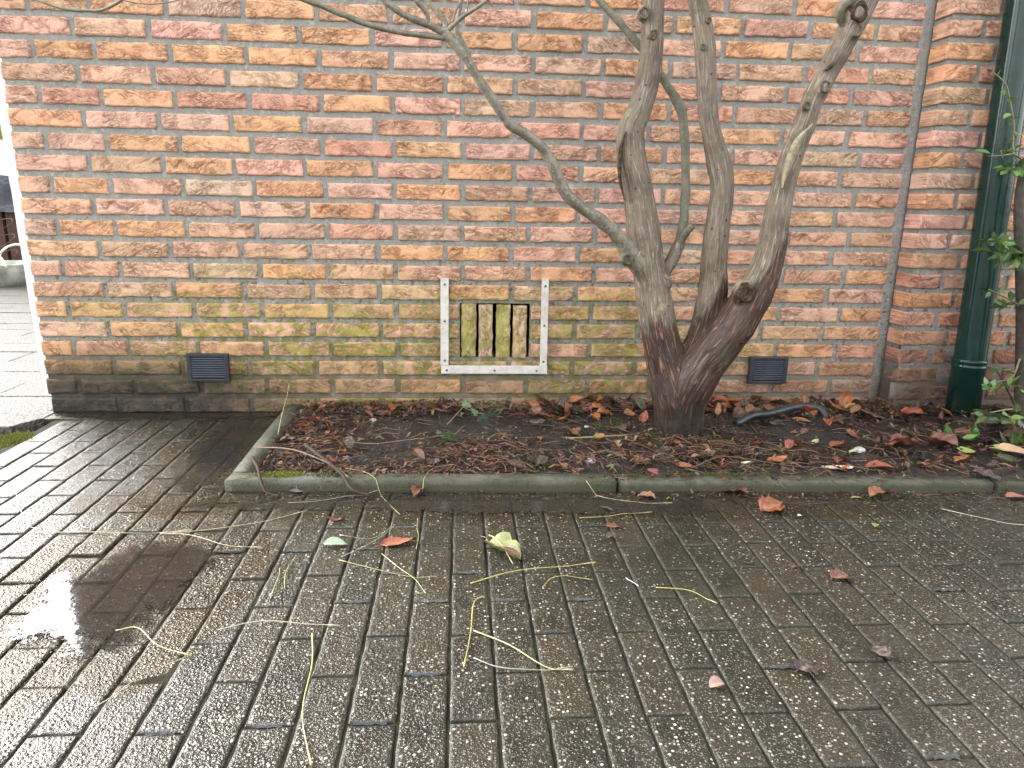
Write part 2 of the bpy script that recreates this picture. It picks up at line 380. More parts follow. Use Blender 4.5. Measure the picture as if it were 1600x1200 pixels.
BRICK, BRICKT, MORTAR, PAVER = mat_brick(), mat_brick(True), mat_mortar(), mat_paver()
SOIL, KERB, BARK, BRANCH, BRANCHG = mat_soil(), mat_kerb(), mat_bark(), mat_branch(.15), mat_branch(.5)
DEAD, FRESH, SHRED = mat_leaf('dead_leaf', .42, .4), mat_leaf('fresh_leaf', .28), mat_tint('litter', .7, .2)
JOINT = mat_simple('joint_soil', (.013, .0125, .008), (.027, .026, .014), 25, .9, .004, 200, spec=.12)
GROUND = mat_simple('ground_gravel', (.10, .095, .085), (.16, .15, .13), 8, .6, .01, 60)
SLAB = mat_simple('washed_slab', (.016, .016, .013), (.12, .117, .10), 110, .6, .012, 130, spec=.25)
WHITE = mat_simple('white_render', (.60, .60, .63), (.70, .70, .72), 12, .8, .004, 90)
PAINT = mat_simple('white_painted_wood', (.44, .415, .38), (.58, .55, .51), 40, .55, .0008, 120)
SCREW = mat_simple('screw_steel', (.10, .09, .085), (.17, .15, .13), 60, .35, .0002, 300, metal=.8)
SLAT = mat_simple('skylit_plastic', (.085, .095, .13), (.115, .128, .165), 30, .4, .0003, 300, spec=.5)  # the frame's plastic, with sky light on the slats painted in as paler blue
PLASTIC = mat_simple('anthracite_plastic', (.017, .0185, .024), (.025, .027, .034), 30, .35, .0003, 300, spec=.5)
GREENP = mat_simple('dark_green_pipe', (.004, .020, .016), (.007, .030, .024), 14, .12, .0005, 40, spec=.38)
RUBBER = mat_simple('black_rubber', (.010, .014, .016), (.022, .028, .030), 60, .33, .0006, 200, spec=.5)
KNOT = mat_simple('knot_wood', (.045, .036, .022), (.14, .115, .07), 120, .6, .004, 260)
KNOTD = mat_simple('dark_wound', (.016, .012, .009), (.085, .062, .036), 90, .8, .006, 160, spec=.12)
PALEWOOD = mat_simple('pale_cut_wood', (.15, .13, .075), (.27, .245, .16), 70, .65, .003, 240)
TWIGM = mat_leaf('rotten_twig', .8, .12)
STALKM = mat_leaf('stalk', .35)
CAVITY = mat_simple('dark_cavity', (.006, .006, .006), (.012, .012, .01), 30, .9, .001)
STONE = mat_simple('pebble_stone', (.30, .30, .29), (.52, .51, .48), 200, .4, .001, 400)
# ================================================================ setting: ground, paving, bed, kerb
g = mesh('ground', [(-60, -60, -.06), (60, -60, -.06), (60, 60, -.06), (-60, 60, -.06)], [(0, 1, 2, 3)], GROUND)
tag(obj('ground', g), kind='structure')

CAMP = np.array([1.3813, -2.4117, .7142]); FA, RA, UA = np.array(F), np.array(RR), np.array(UU)
def in_view(x, y, z, mg=.04):
    d = np.array([x, y, z])-CAMP; w = d@FA
    if w < .05: return False
    u, v = 1109*(d@RA)/w, 1109*(d@UA)/w
    return abs(u) < 800*(1+mg) and abs(v) < 600*(1+mg)

def paver_mesh(seed, L=.2030, Wd=.0665):
    """one concrete paver lying along Y: worn top with rounded arrises, tilted a touch"""
    nx, ny = 8, 18; r = random.Random(seed)
    us = [0, .035, .10, .25, .42, .58, .75, .90, .965, 1]; vs = [0, .012, .035] + [i/12 for i in range(1, 12)] + [.965, .988, 1]
    V, att, Fc = [], [], []
    tx, ty = r.uniform(-.006, .006), r.uniform(-.003, .003)
    for v in vs:
        for u in us:
            x, y = (u-.5)*Wd, (v-.5)*L
            d = min(u*Wd, (1-u)*Wd, v*L, (1-v)*L)
            wob = float(vn(x*90, y*90, 0, seed))-.5
            rr = .0022; e = max(0, 1-d/rr)
            z = -rr*.75*(1-math.sqrt(max(0, 1-e*e))) + wob*.0016 + tx*x + ty*y
            k = 1 if d > .001 else 0
            x += (float(vn(x*60, y*60, 5, seed))-.5)*.0018; y += (float(vn(x*60, y*60, 9, seed))-.5)*.0018
            V.append((x, y, z)); att.append(max(0, 1-d/.008))
    n = len(us); m = len(vs)
    for j in range(m-1):
        for i in range(n-1): Fc.append((j*n+i, j*n+i+1, (j+1)*n+i+1, (j+1)*n+i))
    ring = [i for i in range(n)] + [j*n+n-1 for j in range(1, m)] + [(m-1)*n+i for i in range(n-2, -1, -1)] + [j*n for j in range(m-2, 0, -1)]
    b = len(V)
    for i in ring: V.append((V[i][0], V[i][1], -.05)); att.append(1)
    q = len(ring)
    for i in range(q): Fc.append((ring[(i+1) % q], ring[i], b+i, b+(i+1) % q))
    return mesh('paver', V, Fc, PAVER, True, {'edge': ('FLOAT', att)})
PAVM = [paver_mesh(100+i) for i in range(24)]
paving = empty('paving'); tag(paving, kind='structure')
spots = []
CP, RL = .0715, .2085
def sag(x, y):
    """how far the paving has sunk: a dip where the puddle stands"""
    d = math.hypot((x-.73)/.26, (y+1.19)/.30)
    return -.0055*max(0, 1-d*d) + (float(vn(x*3.1, y*3.1, 0, 3))-.5)*.004
for c in range(-18, 38):
    x0 = 1.364 + c*CP + CP/2
    if x0 < .085: continue
    top = -.0745 if x0 < .78 else -.776
    off = -1.348 if c % 2 == 0 else -1.452
    off += float(vn(c*.7, 0, 0, 8))*.012
    k = -3
    while True:
        y1 = off + (7-k)*RL; y0 = y1-RL; k += 1
        if y0 > top-.03: continue
        if y1 < -2.7: break
        if y1 > top: y1 = top
        if y1-y0 < .03: continue
        spots.append((x0, (y0+y1)/2, (y1-y0-.0045)/.2030, 0))
for i in range(15): spots.append((.79+.104+i*RL, -.741, 1, 1))                   # the course laid along the kerb
for i in range(4): spots.append((-.03+.104+i*RL, -.037, 1, 1))                    # and along the wall's foot
spots.sort(key=lambda s: (s[0]-CAMP[0])**2+(s[1]-CAMP[1])**2)
far, cnt = [], 0
for x, y, sy, ro in spots:
    me = rnd.choice(PAVM); ang = (math.pi/2 if ro else 0) + rnd.choice((0, math.pi)) + rnd.uniform(-.008, .008)
    if ro == 1 and y < -.5: ang += -.031; y += -(x-.79)*.0315 + .008
    z = sag(x, y) + rnd.uniform(-.0006, .0006)
    vis = any(in_view(x+a, y+b, 0) for a in (-.035, 0, .035) for b in (-.1, 0, .1))
    if vis and cnt < 298:
        o = obj('paver', me, paving, (x, y, z)); o.rotation_euler.z = ang; o.scale.y = sy; cnt += 1
    else: far.append((me, x, y, z, ang, sy))
V, Fc, A = [], [], []
for me, x, y, z, ang, sy in far:
    n = len(V); c, s = math.cos(ang), math.sin(ang)
    for v in me.vertices:
        a, b = v.co.x, v.co.y*sy; V.append((x+a*c-b*s, y+a*s+b*c, z+v.co.z))
    Fc += [tuple(i+n for i in p.vertices) for p in me.polygons]
    q = np.empty(len(me.vertices), np.float32); me.attributes['edge'].data.foreach_get('value', q); A += q.tolist()
if V: tag(obj('outer_pavers', mesh('outer_pavers', V, Fc, PAVER, True, {'edge': ('FLOAT', A)}), paving), kind='stuff')
# sand and moss in the joints
xs = np.arange(.05, 3.5, .02); ys = np.arange(-2.7, .03, .02); X, Y = np.meshgrid(xs, ys)
Z = np.vectorize(sag)(X, Y) - .0032 + (fbm(X*30, Y*30, 0, 4)-.5)*.005
n = len(xs); idx = np.arange(X.size).reshape(X.shape)
Fq = np.stack([idx[:-1, :-1], idx[:-1, 1:], idx[1:, 1:], idx[1:, :-1]], -1).reshape(-1, 4)
obj('joint_sand', mesh('joint_sand', np.stack([X, Y, Z], -1).reshape(-1, 3), Fq, JOINT, True), paving)

# bright washed slabs of the yard beyond the corner, and the strip of edging before them
patio = empty('patio'); tag(patio, kind='structure')
sb = MB(); sb.box(-.2985, .2985, -.0985, .0985, -.05, 0, .004); slabm = sb.me('slab', SLAB, False)
for j in range(24):
    y = .02 + .1 + j*.2
    for i in range(-1, 9):
        x, sxx = -.02-.3-i*.6 + (.3 if j % 2 else 0), 1
        if j % 2 and i == 0: x, sxx = -.17, .5
        if i < 0 or abs(x - (-.1-.59*y)) > 1.3: continue
        o = obj('slab', slabm, patio, (x, y, rnd.uniform(-.002, .002))); o.rotation_euler.z = rnd.choice((0, math.pi)); o.scale.x = sxx
es = MB(); es.box(-.42, .024, -.185, -.093, -.05, .012, .005); es.V = [(x - (.045 if (y < -.15 and x > 0) else 0), y, z) for x, y, z in es.V]
tag(es.build('edging_slab', SLAB, patio), None)
es = MB(); es.box(-.45, .012, -.09, .018, -.05, .004, .003); es.build('slab', SLAB, patio)

# soil of the bed
def soil_z(x, y):
    x, y = np.asarray(x, float), np.asarray(y, float)
    b = .014 + .010*sst(-.68, -.1, y)
    b = b + .035*np.exp(-(((x-2.05)/.20)**2+((y+.36)/.17)**2)) + .022*np.exp(-(((x-2.42)/.22)**2+((y+.30)/.14)**2)) + .012*sst(2.5, 3.1, x)*sst(-.7, -.4, y)
    return b + (fbm(x*9, y*9, 0, 21)-.5)*.030 + (fbm(x*45, y*45, 0, 22)-.5)*.012
xs = np.arange(.825, 3.9, .009); ys = np.arange(-.77, .021, .009); X, Y = np.meshgrid(xs, ys)
Z = soil_z(X, Y); idx = np.arange(X.size).reshape(X.shape)
Z = np.where(Y < -.655-.0315*(X-.79)-.01, -.03, Z)
Fq = np.stack([idx[:-1, :-1], idx[:-1, 1:], idx[1:, 1:], idx[1:, :-1]], -1).reshape(-1, 4)
tag(obj('soil', mesh('soil', np.stack([X, Y, Z], -1).reshape(-1, 3), Fq, SOIL, True)), kind='structure')

# kerb: long stones in front and a short return to the wall
kerb = empty('kerb', (.79, -.70, 0)); tag(kerb, kind='structure')
def kerb_stone(x0, x1, y0, y1, top, seed):
    bm = bmesh.new(); bmesh.ops.create_cube(bm, size=1)
    for v in bm.verts: v.co = Vector(((x0+x1)/2+v.co.x*(x1-x0), (y0+y1)/2+v.co.y*(y1-y0), (top-.12)/2+v.co.z*(top+.12)))
    bmesh.ops.bevel(bm, geom=bm.edges[:], offset=.003, segments=2, affect='EDGES')
    long = [e for e in bm.edges if e.calc_length() > .3]
    bmesh.ops.subdivide_edges(bm, edges=long, cuts=36, use_grid_fill=True)
    for v in bm.verts:
        c = v.co
        v.co += Vector(((vn(c.x*40, c.y*40, c.z*40, seed)-.5)*.002, (float(fbm(c.x*14, c.y*30, c.z*30, seed+1))-.5)*.0035, (float(fbm(c.x*14, c.y*40, c.z*40, seed+2))-.5)*.004))
    me = bpy.data.meshes.new('kerb_stone'); bm.to_mesh(me); bm.free(); me.materials.append(KERB)
    me.polygons.foreach_set('use_smooth', [True]*len(me.polygons)); return me
ka = -.0315
for i in range(4):
    o = obj('kerb_stone', kerb_stone(0, .993, 0, .055, .030-.003*i, 50+i), kerb, (0+i*1.0*math.cos(ka), i*1.0*math.sin(ka), 0)); o.rotation_euler.z = ka
o = obj('kerb_stone', kerb_stone(0, .640, 0, .054, .031, 60), kerb, (.056, .056, 0)); o.rotation_euler.z = math.pi/2 + .012

# ---------------------------------------------------------------- water
def film(name, poly_c, rx, ry, z, mat, seed, rot=0.0, step=.008):
    xs = np.arange(-rx*1.2, rx*1.2, step); ys = np.arange(-ry*1.2, ry*1.2, step); X, Y = np.meshgrid(xs, ys)
    d = np.sqrt((X/rx)**2+(Y/ry)**2) + (fbm(X*7, Y*7, 0, seed)-.5)*.8
    f = np.clip((1.2-d)*.8, 0, 1)
    c, s = math.cos(rot), math.sin(rot)
    P = np.stack([poly_c[0]+X*c-Y*s, poly_c[1]+X*s+Y*c, np.full_like(X, z)], -1).reshape(-1, 3)
    idx = np.arange(X.size).reshape(X.shape)
    Fq = np.stack([idx[:-1, :-1], idx[:-1, 1:], idx[1:, 1:], idx[1:, :-1]], -1).reshape(-1, 4)
    keep = f.ravel()[Fq].max(1) > .01
    return tag(obj(name, mesh(name, P, Fq[keep], mat, True, {'film': ('FLOAT', f.ravel())})), kind='structure')
PUD = mat_water('puddle_water', (.042, .038, .031), .22, .05); SILT = mat_water('silty_water', (.046, .043, .037), .30, .12)
film('puddle', (.74, -1.17), .22, .30, .0022, PUD, 31, -.25)
film('silt_film', (.70, -.36), .16, .42, .0030, SILT, 32, .05)
film('silt_film', (1.55, -.80), .95, .09, .0030, SILT, 35, -.03)
film('silt_film', (.40, -.036), .42, .05, .0034, SILT, 41)
# water standing in some of the cross joints, its surface curved up at both stones
JW = mat_water('joint_water', (.11, .125, .14), .38, .05)  # sky reflection painted in as a pale blue diffuse colour
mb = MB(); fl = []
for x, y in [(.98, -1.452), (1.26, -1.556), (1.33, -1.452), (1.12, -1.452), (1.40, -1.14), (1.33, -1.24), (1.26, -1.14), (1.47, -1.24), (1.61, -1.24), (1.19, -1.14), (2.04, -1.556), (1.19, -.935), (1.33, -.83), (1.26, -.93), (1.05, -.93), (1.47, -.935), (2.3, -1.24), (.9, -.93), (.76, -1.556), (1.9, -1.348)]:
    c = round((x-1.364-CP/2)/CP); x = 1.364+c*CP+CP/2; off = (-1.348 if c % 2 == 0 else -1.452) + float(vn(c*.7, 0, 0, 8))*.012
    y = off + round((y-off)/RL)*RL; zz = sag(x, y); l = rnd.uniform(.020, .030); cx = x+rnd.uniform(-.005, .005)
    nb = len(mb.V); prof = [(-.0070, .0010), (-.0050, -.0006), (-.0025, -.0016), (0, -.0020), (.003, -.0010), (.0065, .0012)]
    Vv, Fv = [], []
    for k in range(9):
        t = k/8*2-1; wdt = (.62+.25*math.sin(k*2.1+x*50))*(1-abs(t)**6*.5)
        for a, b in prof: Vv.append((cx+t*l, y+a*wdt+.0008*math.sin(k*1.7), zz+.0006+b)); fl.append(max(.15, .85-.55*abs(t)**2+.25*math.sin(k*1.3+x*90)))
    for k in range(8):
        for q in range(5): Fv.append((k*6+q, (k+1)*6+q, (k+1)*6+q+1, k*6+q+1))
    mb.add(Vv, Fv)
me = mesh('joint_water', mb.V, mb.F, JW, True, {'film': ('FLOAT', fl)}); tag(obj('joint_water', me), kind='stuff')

# ================================================================ brick wall
PT, CH, BH, BL, JN = .222, .0656, .0485, .2055, .0165
Z0 = .06-CH
wall = empty('brick_wall', (0, 0, 0)); tag(wall, 'long wall of rough pink and orange bricks with grey mortar, green algae low down', 'wall')
def brick_mesh(L, H, seed, D=.03, cut=False, side=0.0):
    """hand-moulded brick: wavy outline, rounded arrises, folds and creases on the face"""
    r = random.Random(seed)
    nu = max(8, int(L/.0043)); nv = 13
    us = [0, .003/L, .007/L] + [(.012+(L-.024)*i/nu)/L for i in range(nu+1)] + [1-.007/L, 1-.003/L, 1]
    vs = [0, .05, .12] + [.2+.6*i/(nv-5) for i in range(nv-4)] + [.88, .95, 1]
    U, Vv = np.meshgrid(us, vs); x = U*L; z = Vv*H
    a = r.uniform(-.5, .5); fl = r.choice((-1, 1))
    # folds: ridged noise, stretched along the brick and swept diagonally
    sx, sz = 16, 48
    bend = (fbm(x*18, z*22, r.random()*9, seed)-.5)
    p = x*sx + fl*a*z*34 + bend*1.1; q = z*sz + fl*(x-L/2)*r.uniform(-16, 16) + bend*2.6
    n = fbm(p, q, seed*.37, seed+5, 2); rid = 1-np.abs(2*n-1)
    n2 = fbm(p*1.9, q*1.5, seed*.11, seed+9, 2); rid2 = 1-np.abs(2*n2-1)
    amp = sst(.30, .62, fbm(x*11, z*20, seed*.7, seed+2))*r.choice((.5, .8, 1, 1, 1.15))
    cr = sst(.90, .985, rid)*amp; cr2 = sst(.90, .98, rid2)*amp*.7
    crease = np.clip(cr+cr2*.7, 0, 1)
    d = np.minimum.reduce([x, L-x, z, H-z]); rad = .0055; e = np.clip(1-d/rad, 0, 1)
    y = rad*.8*(1-np.sqrt(np.clip(1-e*e, 0, 1))) + crease*.0034 - (fbm(x*30, z*36, 1, seed+3)-.5)*.0035*(.5+amp) - (n-.5)*.006*amp - (vn(x*180, z*180, 0, seed)-.5)*.0009
    edge = sst(0, .02, d)
    ox = (vn(x*34, z*60, 3, seed+7)-.5)*.0036*(1-edge*.6); oz = (fbm(x*40, z*30, 4, seed+8)-.5)*.0050*(1-edge*.6)
    V = np.stack([x+ox, y, z+oz], -1); m, n_ = U.shape
    idx = np.arange(U.size).reshape(U.shape)
    Fq = [tuple(f) for f in np.stack([idx[:-1, :-1], idx[:-1, 1:], idx[1:, 1:], idx[1:, :-1]], -1).reshape(-1, 4)]
    V = V.reshape(-1, 3).tolist(); att = crease.ravel().tolist()
    ring = list(idx[0]) + list(idx[1:, -1]) + list(idx[-1, -2::-1]) + list(idx[-2:0:-1, 0]); k = len(ring)
    prev = ring
    for s in ([D] if side <= 0 else [side*.25, side*.5, side*.75, D]):
        b = len(V)
        for i in ring:
            w = (random.Random(int(i)*7+int(s*1e4)+seed).random()-.5)*(.003 if s < D else 0)
            V.append([V[i][0]+w, s, V[i][2]]); att.append(0)
        nxt = list(range(b, b+k))
        for i in range(k): Fq.append((prev[(i+1) % k], prev[i], nxt[i], nxt[(i+1) % k]))
        prev = nxt
    return mesh('brick', V, Fq, BRICK, True, {'crease': ('FLOAT', att)})
FULL = [brick_mesh(BL, BH, 200+i) for i in range(26)]
PARTS = {}
def brick_of(L):
    k = round(L/.012)*.012
    if abs(L-BL) < .007: return rnd.choice(FULL), BL
    if k not in PARTS: PARTS[k] = [brick_mesh(k, BH, 400+int(k*1000)+i) for i in range(3 if k < .19 else 4)]
    return rnd.choice(PARTS[k]), k
PINK, ORANGE, TAN, RED, BUFF = (.76, .445, .33), (.79, .425, .235), (.67, .46, .32), (.74, .385, .265), (.73, .435, .28)
def brick_colour(x, z):
    right = max(0, min(1, (x-1.9)/.9))
    w = [.36, .23+.04*(z > .6), .09*(1-right*.6), .07+.24*right, .25]
    c = rnd.choices((PINK, ORANGE, TAN, RED, BUFF), w)[0]; k = rnd.uniform(.88, 1.08)
    return tuple(max(.02, v*k*rnd.uniform(.95, 1.05)) for v in c) + (1,)
HX0, HX1, HZ0, HZ1 = 1.376, 1.624, .1965, .386         # opening of the brick ventilator
def lay(x0, x1, row, nm='brick', parent=None, y=0.0):
    L = x1-x0; me, k = brick_of(L)
    o = obj(nm, me, parent or wall, (x0+rnd.uniform(-.001, .001), y-.0042+rnd.uniform(-.0016, .0016), Z0+row*CH+JN/2+rnd.uniform(-.0012, .0012)))
    o.scale = (L/k, 1, rnd.uniform(.97, 1.03)); o.rotation_euler.y = rnd.uniform(-.006, .006)
    o.color = brick_colour(x0+L/2, row*CH); return o
def row_joints(row):
    if row % 2 == 0: js = [0]+[i*PT+rnd.uniform(-.003, .003) for i in range(1, 13)]+[2.886]
    else: js = [0, .1]+[.279+i*PT+rnd.uniform(-.003, .003) for i in range(0, 12)]+[2.886]
    return js
VIS = 21
for row in range(VIS):
    js = row_joints(row)
    for i in range(len(js)-1):
        x0 = js[i]+JN/2 if i else rnd.uniform(-.003, .003); x1 = js[i+1]-JN/2 if i < len(js)-2 else 2.886-JN/2-rnd.uniform(-.001, .004)
        if row in (3, 4, 5) and x1 > HX0 and x0 < HX1:
            if x0 < HX0-.02: lay(x0, HX0-.0005, row)
            if x1 > HX1+.02: lay(HX1+.0005, x1, row)
            continue
        lay(x0, x1, row)
up = MB()
for row in range(VIS, 42):
    js = row_joints(row)
    for i in range(len(js)-1):
        x0, x1 = js[i]+(JN/2 if i else 0), js[i+1]-JN/2; z = Z0+row*CH+JN/2
        up.box(x0, x1, rnd.uniform(-.003, .001), .03, z, z+BH, .003, brick_colour(x0, 1.5)[:3])
tag(up.build('upper_brickwork', BRICKT, wall, colors=True), kind='stuff')
# the four bricks on end with open slots between them
for i, (x0, x1) in enumerate([(1.3855, 1.4355), (1.4445, 1.4925), (1.5045, 1.5525), (1.5625, 1.6100)]):
    me = brick_mesh(.185, x1-x0, 700+i); o = obj('brick', me, wall, (x1, -.003+.001*i, .1985-.002*i))
    o.rotation_euler = (0, -math.pi/2, 0); o.color = (*[(.62, .52, .25), (.72, .48, .36), (.62, .52, .26), (.70, .50, .32)][i], 1)
# mortar: a sheet with trowel relief and the opening cut out, the wall's body behind it
def mortar_sheet(x0, x1, z0, z1, y, seed, hole=None, st=.0085):
    nx, nz = max(2, int((x1-x0)/st)), max(2, int((z1-z0)/st)); xs, zs = np.linspace(x0, x1, nx), np.linspace(z0, z1, nz)
    X, Zz = np.meshgrid(xs, zs); Yy = y + (fbm(X*16, Zz*16, 0, seed)-.5)*.0045 + (vn(X*110, Zz*110, 0, seed+1)-.5)*.0022
    idx = np.arange(X.size).reshape(X.shape)
    Fq = np.stack([idx[:-1, :-1], idx[:-1, 1:], idx[1:, 1:], idx[1:, :-1]], -1).reshape(-1, 4)
    if hole:
        P = np.stack([X, Zz], -1).reshape(-1, 2); c = P[Fq].mean(1)
        Fq = Fq[~((c[:, 0] > hole[0]) & (c[:, 0] < hole[1]) & (c[:, 1] > hole[2]) & (c[:, 1] < hole[3]))]
    return np.stack([X, Yy, Zz], -1).reshape(-1, 3).tolist(), [tuple(f) for f in Fq]
mo = MB(); mo.add(*mortar_sheet(.004, 2.876, -.05, 2.76, .0035, 11, (HX0+.002, HX1-.002, HZ0, HZ1)))
mo.build('mortar', MORTAR, wall, True)
ms = MB()
V, Fq = mortar_sheet(2.868, 2.912, -.05, 2.76, -.001, 13, None, .006); ms.add([(x, y-.0015+(.005 if abs(x-2.89) > .016 else 0), z) for x, y, z in V], Fq)
ms.build('corner_joint', MORTAR, wall, True)
bd = MB()
bd.box(.005, HX0, .012, .22, -.05, 2.76); bd.box(HX1, 2.9, .012, .22, -.05, 2.76)
bd.box(HX0, HX1, .012, .22, -.05, HZ0); bd.box(HX0, HX1, .012, .22, HZ1, 2.76); bd.box(HX0, HX1, .16, .22, HZ0, HZ1)
bd.build('wall_core', MORTAR, wall)
cv = MB(); cv.box(HX0, HX1, .12, .158, HZ0, HZ1); cv.build('vent_cavity', CAVITY, wall)
# white render on the wall's end, ragged at its foot
rn = MB(); zs = np.linspace(.065, 2.76, 90)
Vr, Fr = [], []
for i, z in enumerate(zs):
    xo = -.024 - .011*min(1, max(0, (z-.1)/.8)) + (float(vn(z*25, 0, 0, 5))-.5)*.003
    zz = z
    for x, y in ((.003, .010), (xo, .016), (xo, .22), (.003, .22)): Vr.append((x, y, zz + (.012*(float(vn(x*90, y*40, 0, 2))-.5) if i == 0 else 0)))
for i in range(len(zs)-1):
    for k in range(4): Fr.append((i*4+k, i*4+(k+1) % 4, (i+1)*4+(k+1) % 4, (i+1)*4+k))
Fr.append((3, 2, 1, 0)); rn.add(Vr, Fr); rn.build('white_render', WHITE, wall)

# ---------------------------------------------------------------- brick pier
pier = empty('brick_pier', (2.906, -.09, 0)); tag(pier, 'shallow brick pier standing out from the wall beside the dark green downpipe', 'pier')
PX, PY = 2.906, -.09
pcount = 0
for row in range(VIS+1):
    f0 = (.155 if row % 2 == 0 else .107); x = 0.0; i = 0
    while x < 1.0:
        L = f0 if i == 0 else BL
        bad = row < 4
        if i == 0:
            key = ('c', L)
            if key not in PARTS: PARTS[key] = [brick_mesh(L, BH, 800+int(L*1000)+q, .088, False, .088) for q in range(5)]
            me = rnd.choice(PARTS[key])
        else: me = rnd.choice(FULL)
        o = obj('brick', me, pier, (x+rnd.uniform(-.0015, .0015)+(rnd.uniform(-.004, .008) if bad else 0), -.0055+rnd.uniform(-.0016, .0016)+(rnd.uniform(0, .005) if bad else 0), Z0+row*CH+JN/2+rnd.uniform(-.0012, .0012)))
        o.scale = (1 if not bad else rnd.uniform(.9, .97), 1, rnd.uniform(.96, 1.03)); o.rotation_euler.y = rnd.uniform(-.008, .008)*(3 if bad else 1)
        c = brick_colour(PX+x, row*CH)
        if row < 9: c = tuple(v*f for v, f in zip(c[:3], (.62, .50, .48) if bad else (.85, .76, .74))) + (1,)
        o.color = c; x += L+JN; i += 1
pm = MB()
V, Fq = mortar_sheet(.006, 1.1, -.05, 2.76, .0035, 15); pm.add(V, Fq)
pm.box(.0065, 1.1, .010, .30, -.05, 2.76)
pm.build('mortar', MORTAR, pier, True)
for k, (x, z, r) in enumerate([(.16, .15, .035), (.03, .10, .03), (.20, .24, .025)]):     # smears of mortar on the broken foot
    s = MB(); V = []
    for i in range(7):
        for j in range(7):
            a, b = i/6*2-1, j/6*2-1; q = max(0, 1-(a*a+b*b)*(.8+.5*rnd.random())); V.append((x+a*r*1.4, .004-.010*q**.5*rnd.uniform(.7, 1), z+b*r))
    s.add(V, [(i*7+j, (i+1)*7+j, (i+1)*7+j+1, i*7+j+1) for i in range(6) for j in range(6)]); s.build('mortar_smear', MORTAR, pier, True)
up = MB()
for row in range(VIS+1, 42):
    x = 0
    while x < 1.0:
        L = (.155 if row % 2 == 0 else .107) if x == 0 else BL; z = Z0+row*CH+JN/2
        up.box(x, x+L, 0, .088, z, z+BH, .003, brick_colour(2.9, 1.5)[:3]); x += L+JN
tag(up.build('upper_brickwork', BRICKT, pier, colors=True), kind='stuff')

# ================================================================ things on the wall
def grille(x0, x1, z0, z1, label):
    t = empty('vent_grille', ((x0+x1)/2, -.004, z0)); tag(t, label, 'vent grille', 'louvred vents low on the wall')
    w, h = (x1-x0)/2, z1-z0
    f = MB(); b = .013
    f.box(-w, -w+b, -.018, .004, 0, h, .0015); f.box(w-b, w, -.018, .004, 0, h, .0015)
    f.box(-w+b, w-b, -.0175, .0035, 0, b*.8, .0015); f.box(-w+b, w-b, -.0175, .0035, h-b*.8, h, .0015)
    f.build('frame', PLASTIC, t)
    q = MB(); q.box(-w+.004, w-.004, -.003, .003, .004, h-.004); q.build('back_plate', CAVITY, t)
    n = 9; p = (h-b*1.6-.004)/n
    for i in range(n):
        s = MB(); zc = b*.8+.003+p*(i+.5)
        s.add([(x, y, z) for x in (-w+b, w-b) for y, z in ((-.0165, zc-p*.20), (-.0165, zc-p*.06), (-.006, zc+p*.22), (-.006, zc+p*.08))],
              [(0, 1, 2, 3), (7, 6, 5, 4), (0, 4, 5, 1), (1, 5, 6, 2), (2, 6, 7, 3), (3, 7, 4, 0)]); s.build('slat', SLAT, t)
    return t
grille(.467, .603, .1150, .2110, 'dark plastic vent grille nearest the white-edged open corner of the wall')
grille(2.4075, 2.5455, .1085, .2060, 'dark plastic vent grille right of the tree trunk, near the downpipe')
bf = empty('wooden_frame', (1.5, -.004, .143)); tag(bf, 'u-shaped frame of three white painted battens screwed around the brick ventilator slots', 'wooden frame')
for n, (x0, x1, z0, z1, ang, scr) in enumerate([(-.1855, -.158, .0285, .329, .006, [(.0, .307), (.0, .183), (.001, .047)]), (.157, .181, .0275, .330, -.004, [(0, .305), (0, .17), (0, .043)]), (-.1845, .1835, 0, .0275, .002, [(-.165, .012), (.0, .012), (.146, .011)])]):
    m = MB(); xc, zc = (x0+x1)/2, (z0+z1)/2; m.box(x0-xc, x1-xc, -.0125-.0007*n, -.001, z0-zc, z1-zc, .0012)
    b = m.build('batten', PAINT, bf, loc=(xc, 0, zc)); b.rotation_euler.y = ang
    for sx, sz in scr:
        s = MB(); px = sx-xc if n == 2 else sx; pz = sz-zc
        s.lathe([(0, .0016), (.0028, .0012), (.0042, 0), (.0042, -.001)], 12); V = [(x, -z, y) for x, y, z in s.V]; s.V = V
        q = s.build('screw', SCREW, b, True, loc=(px, -.0128-.0007*n, pz))

# ---------------------------------------------------------------- downpipe
dp = empty('downpipe', (3.118, -.165, 0)); tag(dp, 'dark green round downpipe standing before the pier, with a socket joint low down', 'downpipe')
m = MB(); m.lathe([(.0, -.02), (.0525, -.02), (.0520, .205), (.0535, .207), (.0535, .212), (.0518, .215), (.0518, .222), (.0540, .224), (.0540, .230), (.0525, .233), (.050, .235)], 40); m.V = [(x-.030*z, y, z) for x, y, z in m.V]
m.build('lower_pipe', GREENP, dp, True)
m = MB(); m.lathe([(.049, .20), (.049, 1.0), (.0485, 2.75)], 40); m.V = [(x-.030*z, y, z) for x, y, z in m.V]; m.build('upper_pipe', GREENP, dp, True)
